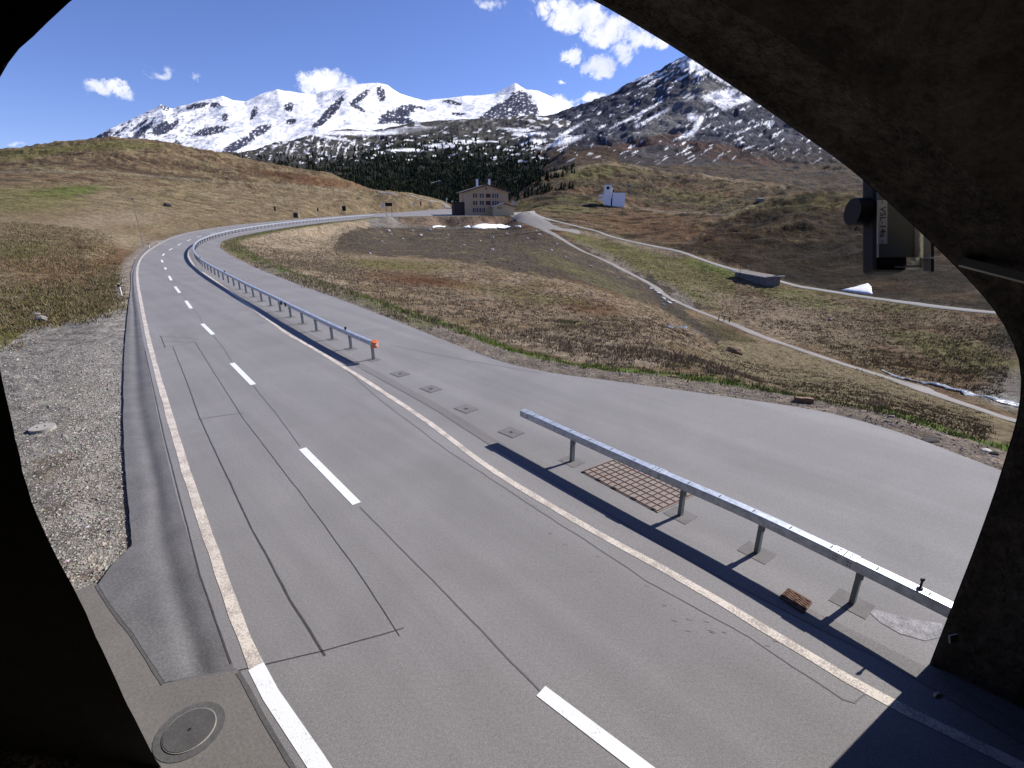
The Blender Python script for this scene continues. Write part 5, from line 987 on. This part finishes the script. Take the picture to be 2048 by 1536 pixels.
# ------------------------------------------------------------------ rocks
def put_rock(name, px, py, size, seed, m_, label, cat='boulder', group=None, sink=.3, rz=0.0):
    o = rock(name, size, seed, M[m_], sub=3 if max(size) > .5 else 2); p = T(px, py); o.location = (p.x, p.y, p.z + size[2] * (1 - 2 * sink) * .5); o.rotation_euler = (0, 0, rz); return tag(o, label, cat, group)
def sz(px, py, w_): p = T(px, py); return w_ * math.hypot(p.x, p.y) * math.cos(math.atan2(p.x, p.y)) / FOC / 2
put_rock('boulder', 335, 413, (sz(335, 413, 13), .9, .95), 3, 'stone_dark', 'dark boulder alone in the middle of the left meadow')
k_ = sz(86, 642, 26); put_rock('boulder', 84, 642, (k_, k_ * .8, k_ * .75), 5, 'stone', 'grey boulder at the edge of the gravel verge on the left', rz=.5)
k_ = sz(78, 628, 18); put_rock('boulder', 72, 630, (k_, k_ * .7, k_ * .5), 6, 'stone', 'flatter grey boulder just behind the verge boulder')
k_ = sz(1465, 705, 36); put_rock('boulder', 1466, 706, (k_, k_ * .7, k_ * .62), 8, 'stone_brown', 'large dark brown boulder in the ditch below the lower path')
k_ = sz(1130, 646, 50); put_rock('mossy_mound', 1131, 648, (k_, k_ * .6, k_ * .34), 11, 'moss', 'low dark mossy mound in the straw field', 'mound')
p = PR(1345, 752); k_ = sz(1345, 752, 28); put_rock('flat_stone', 1346, 754, (k_, k_ * .5, k_ * .28), 13, 'stone_brown', 'flat brown stone on the shoulder right of the straw field', 'stone')
k_ = sz(1607, 803, 38); c = T(1607, 804); b = MB(); b.box((0, 0, k_ * .22), (k_ * 1.9, k_ * .7, k_ * .62), bev=k_ * .08); bmesh.ops.subdivide_edges(b.b, edges=b.b.edges[:], cuts=2)
for v in b.b.verts: v.co += Vector((rng.normal(), rng.normal(), rng.normal())) * k_ * .025
o = tag(b.build('block_stone', M['stone_brown']), 'reddish brown squared block on the forecourt shoulder', 'stone block'); o.location = c; o.rotation_euler = (0, 0, -.25)
for k, (px, py, w_, lab) in enumerate([(1782, 834, 18, 'rounded grey stone on the shoulder, upper of a close pair'), (1774, 843, 14, 'flat grey stone on the shoulder, lower of a close pair'), (1806, 853, 13, 'small stone alone on the shoulder right of the close pair'), (1862, 882, 44, 'long flat dark slab lying on the stony shoulder'), (1972, 902, 24, 'pale stone nearest the right tunnel jamb'), (1988, 908, 24, 'dark stone beside the pale one near the right jamb'), (1300, 724, 13, 'small grey stone in the green verge before the flat brown one')]):
    k_ = sz(px, py, w_); put_rock('stone', px, py, (k_, k_ * .6, k_ * (.2 if w_ > 40 else .45)), 20 + k, ['stone', 'stone', 'stone', 'stone_dark', 'stone_white', 'stone_dark', 'stone'][k], lab, 'stone', 'stones on the forecourt shoulder')
for k, (px, py, w_) in enumerate([(777, 462, 8), (782, 470, 7), (805, 478, 6), (825, 462, 6), (841, 471, 9), (859, 461, 8), (764, 484, 7), (928, 491, 8), (983, 500, 9), (985, 476, 9), (1013, 468, 8), (1073, 462, 7), (1078, 470, 9), (740, 508, 8), (1112, 489, 7), (1130, 514, 7), (1182, 534, 9), (1103, 501, 8), (1055, 478, 7), (1235, 556, 8), (1300, 545, 7), (960, 482, 6), (895, 470, 6)]):
    k_ = sz(px, py, w_); put_rock('pale_stone', px, py, (k_, k_ * .7, k_ * .6), 50 + k, 'stone_white', 'small pale stone scattered in the burnt dark field below the hotel', 'stone', 'pale stones in the dark field')
for k, (px, py, w_) in enumerate([(1300, 578, 12), (1318, 588, 16), (1326, 598, 14), (1335, 606, 18), (1310, 583, 10), (1343, 603, 12), (1326, 610, 10)]):
    k_ = sz(px, py, w_); put_rock('ditch_stone', px, py, (k_, k_ * .7, k_ * .5), 80 + k, 'stone_white', 'pale stone in the rocky ditch beside the lower path', 'stone', 'pale stones in the ditch')
for k, (px, py, w_, lab) in enumerate([(1520, 402, 16, 'grey boulder on the skyline notch beside the heath hill'), (1258, 372, 9, 'pale boulder on the slope above the chapel'), (1660, 640, 10, 'small stone in the meadow between the two tracks')]):
    k_ = sz(px, py, w_); put_rock('boulder', px, py, (k_, k_ * .7, k_ * .7), 95 + k, 'stone', lab)

# ------------------------------------------------------------------ loose stuff: pebbles, grass, forest
def pebbles(name, XY, size, m_, label=None):
    n = len(XY); o_ = np.array([(1, 0, 0), (-1, 0, 0), (0, 1, 0), (0, -1, 0), (0, 0, 1), (0, 0, -.4)]); f_ = np.array([(0, 2, 4), (2, 1, 4), (1, 3, 4), (3, 0, 4), (2, 0, 5), (1, 2, 5), (3, 1, 5), (0, 3, 5)])
    a = rng.random(n) * 6.28; ca, sa = np.cos(a), np.sin(a); s_ = size * rng.uniform(.5, 1.5, n)[:, None] * rng.uniform(.5, 1.1, (n, 3)) * np.array([1, .8, .55])
    P_ = o_[None] * s_[:, None]; P_ = P_ + rng.normal(0, .12, P_.shape) * s_[:, None]; X = P_[..., 0] * ca[:, None] - P_[..., 1] * sa[:, None] + XY[:, :1]; Y = P_[..., 0] * sa[:, None] + P_[..., 1] * ca[:, None] + XY[:, 1:]
    Z = P_[..., 2] + gz(XY[:, 0], XY[:, 1])[:, None] + s_[:, 2:] * .2
    base = rng.uniform(.6, 1.5, n)[:, None, None] * np.array([.26, .243, .22]) * (1 + rng.normal(0, .06, (n, 1, 3))); c_ = np.repeat(base, 6, 1)
    o = npmesh(name, np.stack([X, Y, Z], -1).reshape(-1, 3), (f_[None] + (np.arange(n) * 6)[:, None, None]).reshape(-1, 3), M[m_], smooth=False, colors=np.clip(c_, .02, .7).reshape(-1, 3)); tag(o, label, None, None, 'stuff')
def band(line, side0, side1, n, s0=0.0, s1=1.0):
    L = np.concatenate([[0], np.cumsum(np.linalg.norm(np.diff(line, axis=0), axis=1))]); u = rng.random(n) ; r_ = s0 + (s1 - s0) * u; p = np.stack([np.interp(r_ * L[-1], L, line[:, 0]), np.interp(r_ * L[-1], L, line[:, 1])], 1)
    q = np.stack([np.interp(np.minimum(r_ * L[-1] + .3, L[-1]), L, line[:, 0]), np.interp(np.minimum(r_ * L[-1] + .3, L[-1]), L, line[:, 1])], 1) - p + 1e-9; q /= np.linalg.norm(q, axis=1)[:, None]; nrm = np.stack([-q[:, 1], q[:, 0]], 1)
    return p + nrm * rng.uniform(side0, side1, n)[:, None]
def keep_out(XY, m_=0.0): k = ~inside(flat_poly, XY[:, 0], XY[:, 1]); return XY[k]
gx = rng.uniform(-24, -3, 190000); gy = rng.uniform(3, 22, 190000); XY = np.stack([gx, gy], 1); XY = keep_out(XY); pxx, pyy = proj(XY[:, 0], XY[:, 1], np.zeros(len(XY))); dg = dist_line(gutl_s, XY[:, 0], XY[:, 1])
pr_ = np.where(dg < 1.3, .8, .30) * (pyy > 600) * (pyy > 655 - (pxx - 60) * .12 ) * (pxx > -60); XY = XY[rng.random(len(XY)) < pr_]; pebbles('gravel', XY, .028, 'blade'); kq = rng.choice(len(XY), 700, replace=False); pebbles('loose_stones', XY[kq], .06, 'blade')
XY = keep_out(band(right, -2.6, 2.6, 26000, 0, .33)); XY = XY[dist_line(right, XY[:, 0], XY[:, 1]) < 1.7 + rng.normal(0, .4, len(XY))]; pebbles('gravel', XY, .035, 'blade')
def blades(name, XY, nb, h_, w_, cols, spread, lean=.5, label=None):
    n = len(XY) * nb; X = np.repeat(XY[:, 0], nb) + rng.normal(0, spread, n); Y = np.repeat(XY[:, 1], nb) + rng.normal(0, spread, n); Z = np.repeat(gz(XY[:, 0], XY[:, 1]), nb) - .02
    hh = h_ * rng.uniform(.5, 1.3, n) * np.repeat(rng.uniform(.6, 1.3, len(XY)), nb); a = rng.random(n) * 6.28; ww = w_ * rng.uniform(.6, 1.4, n); la = rng.random(n) * 6.28; ll2 = hh * lean * rng.random(n)
    V = np.stack([np.stack([X - np.cos(a) * ww, Y - np.sin(a) * ww, Z], 1), np.stack([X + np.cos(a) * ww, Y + np.sin(a) * ww, Z], 1), np.stack([X + np.cos(la) * ll2, Y + np.sin(la) * ll2, Z + hh], 1)], 1)
    cc = np.array(cols)[np.repeat(rng.integers(0, len(cols), len(XY)), nb)] * rng.uniform(.7, 1.3, n)[:, None]; cc = np.repeat(cc[:, None], 3, 1)
    o = npmesh(name, V.reshape(-1, 3), np.arange(n * 3).reshape(-1, 3), M['blade'], smooth=False, colors=cc.reshape(-1, 3)); tag(o, label, None, None, 'stuff')
GR_ = [(.11, .18, .03), (.08, .14, .022), (.15, .20, .05), (.16, .16, .06)]; ST_ = [(.27, .215, .15), (.22, .172, .112), (.19, .155, .092), (.30, .245, .18)]; BR_ = [(.13, .088, .055), (.12, .10, .04), (.20, .15, .09)]
XY = keep_out(band(right, -3.4, 3.4, 9000, 0, .45)); dd = dist_line(right, XY[:, 0], XY[:, 1]); nn_ = fbm(XY[:, 0] / 1.5, XY[:, 1] / 1.5, 3); XY = XY[(np.abs(dd - 2.4) < .95 + .8 * nn_) & (nn_ > -.28)]; blades('verge_grass', XY, 9, .16, .012, GR_, .09)
XY = keep_out(band(right, -3.0, 3.0, 6000, .4, .8)); dd = dist_line(right, XY[:, 0], XY[:, 1]); XY = XY[(np.abs(dd - 1.3) < .8)]; blades('verge_grass', XY, 7, .14, .02, GR_[:1] + GR_[3:] + ST_[:1], .12)
# tussocks of the field inside the bend and the slope beyond the forecourt
def scatter_px(pts, n, rmax=140):
    pts_ = np.array(pts, float); x0, y0 = pts_.min(0); x1, y1 = pts_.max(0); res = []
    r = np.exp(rng.uniform(math.log(12), math.log(rmax), n * 14)); px = rng.uniform(x0, x1, n * 14); az = np.arctan((px - 1024) / FOC * 1.02); X = r * np.sin(az); Y = r * np.cos(az); Z = gz(X, Y); qx, qy = proj(X, Y, Z)
    k = inside(pts_, qx + rng.normal(0, 26, len(qx)), qy + rng.normal(0, 11, len(qx))) & (fbm(X / 9, Y / 9, 3, off=3) > rng.normal(-.15, .25, len(qx))) & ~inside(flat_poly, X, Y); 
    for ln in PATHS.values(): k[k] &= dist_line(ln, X[k], Y[k]) > 1.5
    return np.stack([X[k], Y[k]], 1)[:n]
FLD = [(660, 515), (900, 520), (1130, 560), (1330, 620), (1400, 660), (1440, 700), (1560, 760), (1300, 738), (1100, 700), (900, 665), (760, 620), (690, 560)]
XY = scatter_px(FLD, 9000, 90); blades('tussocks', XY, 8, .17, .022, ST_ + BR_[:1], .13, .9)
XY = scatter_px([(1140, 475), (1560, 575), (2048, 640), (2048, 800), (1750, 735), (1400, 605), (1200, 505)], 9000, 150); blades('tussocks', XY, 6, .24, .035, ST_[1:3] + BR_ + [(.11, .12, .035)], .2, .9)
XY = scatter_px([(455, 482), (700, 440), (740, 450), (670, 500), (700, 530), (700, 590), (560, 552), (445, 500)], 7000, 190); blades('tussocks', XY, 6, .20, .03, ST_, .18, .9)
XY = scatter_px([(0, 440), (270, 440), (262, 520), (240, 620), (60, 650), (0, 700)], 9000, 110); blades('tussocks', XY, 6, .17, .025, ST_[1:3] + BR_ + [(.10, .11, .03)], .15, .9)
XY = scatter_px([(1440, 690), (2048, 850), (2048, 890), (1750, 815), (1480, 765)], 5000, 90); blades('tussocks', XY, 6, .10, .02, ST_[1:3] + BR_[1:], .1, .9)
k_ = PR(1760, 815); XY = np.array([T(1770, 815)[:2], T(1745, 812)[:2], T(1762, 812)[:2]]); blades('dry_stalks', XY, 16, .5, .012, ST_[3:], .10, .5)
# conifers
def tree_template(seed, tiers=7, sides=7):
    rs = np.random.default_rng(seed); V, F, Cc = [], [], []
    for t in range(tiers):
        z0 = .10 + .84 * t / tiers; z1 = min(1.0, z0 + 1.9 / tiers); r0 = .20 * (1 - t / tiers) ** .85 + .02
        for s_ in range(sides):
            a = (s_ + rs.uniform(-.3, .3)) * 2 * math.pi / sides; w_ = .62 * r0 + .01; rr = r0 * rs.uniform(.7, 1.2); i = len(V); dz = rs.uniform(-.03, .02)
            V += [(math.cos(a) * rr - math.sin(a) * w_, math.sin(a) * rr + math.cos(a) * w_, z0 + dz), (math.cos(a) * rr + math.sin(a) * w_, math.sin(a) * rr - math.cos(a) * w_, z0 + dz), (0, 0, z1)]; F.append((i, i + 1, i + 2)); Cc += [rs.uniform(.7, 1.3)] * 3
    return np.array(V), np.array(F), np.array(Cc)
TT = [tree_template(k, 5, 6) for k in range(5)]
def forest(name, pos, hs):
    Vs, Fs, Cs = [], [], []; o_ = 0
    for p, h_ in zip(pos, hs):
        V, F, c = TT[rng.integers(5)]; a = rng.random() * 6.28; ca, sa = math.cos(a), math.sin(a); w_ = h_ * rng.uniform(.8, 1.25)
        Vs.append(np.stack([(V[:, 0] * ca - V[:, 1] * sa) * w_ + p[0], (V[:, 0] * sa + V[:, 1] * ca) * w_ + p[1], V[:, 2] * h_ + p[2] - .8], 1)); Fs.append(F + o_); o_ += len(V)
        b_ = np.array([.020, .027, .016]) * rng.uniform(.6, 1.5) if rng.random() < .85 else np.array([.05, .045, .022]); Cs.append(c[:, None] * b_[None])
    o = npmesh(name, np.concatenate(Vs), np.concatenate(Fs), M['needle'], smooth=False, colors=np.concatenate(Cs)); tag(o, None, None, None, 'stuff')
NTREE = 9000
dens = np.interp(PX1, [400, 500, 600, 700, 800, 900, 1000, 1100, 1200], [345, 345, 340, 325, 305, 298, 308, 312, 315]); nz1 = fbm(PX1 / 22, PY1 / 10, 4, off=77); gap_ = fbm(PX1 / 14, PY1 / 6, 3, off=99)
ok = (PY1 > dens - 22 + 40 * nz1) & (PY1 < 415) & (PX1 > 430) & (PX1 < 1230) & (gap_ < .12 + sst(345, 380, PY1) * .5); wgt = ok * (.16 + .84 * sst(-10, 50, PY1 - dens + 25 * nz1)) * np.exp(np.log(np.hypot(X1, Y1) / 600) * .6)
fl = np.flatnonzero(ok.ravel()); pw = wgt.ravel()[fl]; sel = rng.choice(fl, NTREE, replace=False, p=pw / pw.sum())
pos = np.stack([X1.ravel()[sel] + rng.normal(0, 3, NTREE), Y1.ravel()[sel] + rng.normal(0, 3, NTREE), Z1.ravel()[sel]], 1); forest('forest', pos, rng.uniform(4.0, 7.5, NTREE) * np.interp(np.hypot(pos[:, 0], pos[:, 1]), [450, 1200], [.85, 1.35]))
# scattered trees on the left shoulder of the brown hill
r_ = rng.uniform(300, 560, 2500); ax2 = np.arctan((rng.uniform(985, 1175, 2500) - 1024) / FOC); X = r_ * np.sin(ax2); Y = r_ * np.cos(ax2); Z = gz(X, Y); qx, qy = proj(X, Y, Z)
k = (qy < 420 - (qx - 985) * .25) & (qy > 395 - (qx - 985) * .62) & (fbm(X / 25, Y / 25, 3, off=5) > -.05) & (qx < 1150); k &= ~((qx > 1000) & (qy > 402)); sel = np.flatnonzero(k)[:260]
if len(sel): forest('scattered_conifers', np.stack([X[sel], Y[sel], Z[sel]], 1), rng.uniform(2.5, 5, len(sel)))
# the nearest conifers, one by one, behind the road and the hotel
def conifer(seed):
    rs = np.random.default_rng(seed); o = empty('conifer', (0, 0, 0), 0); b = MB(); b.cyl((0, 0, -1), (0, 0, 9.4), .26, .04, n=7); b.build('trunk', M['bark'], o); V, F, c = tree_template(seed + 40, 15, 9); V = V.copy(); V[:, 2] *= 10.5; V[:, :2] *= 9.5
    cc = c[:, None] * np.array([.022, .030, .017])[None]; npmesh('crown', V, F, M['needle'], o, smooth=False, colors=cc); return o
protos = [conifer(k) for k in range(3)]; spots = []
for k in range(26):
    px = [755, 772, 786, 800, 812, 826, 838, 850, 861, 872, 884, 895, 905, 916, 925, 1016, 1026, 1034, 1044, 1052, 1062, 1073, 1083, 790, 845, 900][k]; spots.append((px, 415 + (k * 37) % 60 + (40 if k > 22 else 0)))
for k, (px, r_) in enumerate(spots):
    o = protos[k] if k < 3 else copy_tree(protos[k % 3]); a = math.atan((px - 1024) / FOC); x, y = r_ * math.sin(a), r_ * math.cos(a); sc2 = .42 + .3 * ((k * 53) % 10) / 10
    o.location = (x, y, float(gz(x, y)) - .3); o.scale = (sc2, sc2, sc2); o.rotation_euler = (0, 0, k * 1.3); tag(o, 'dark conifer at the near edge of the forest behind the road and hotel', 'conifer', 'nearest conifers behind the hotel')
#PART4
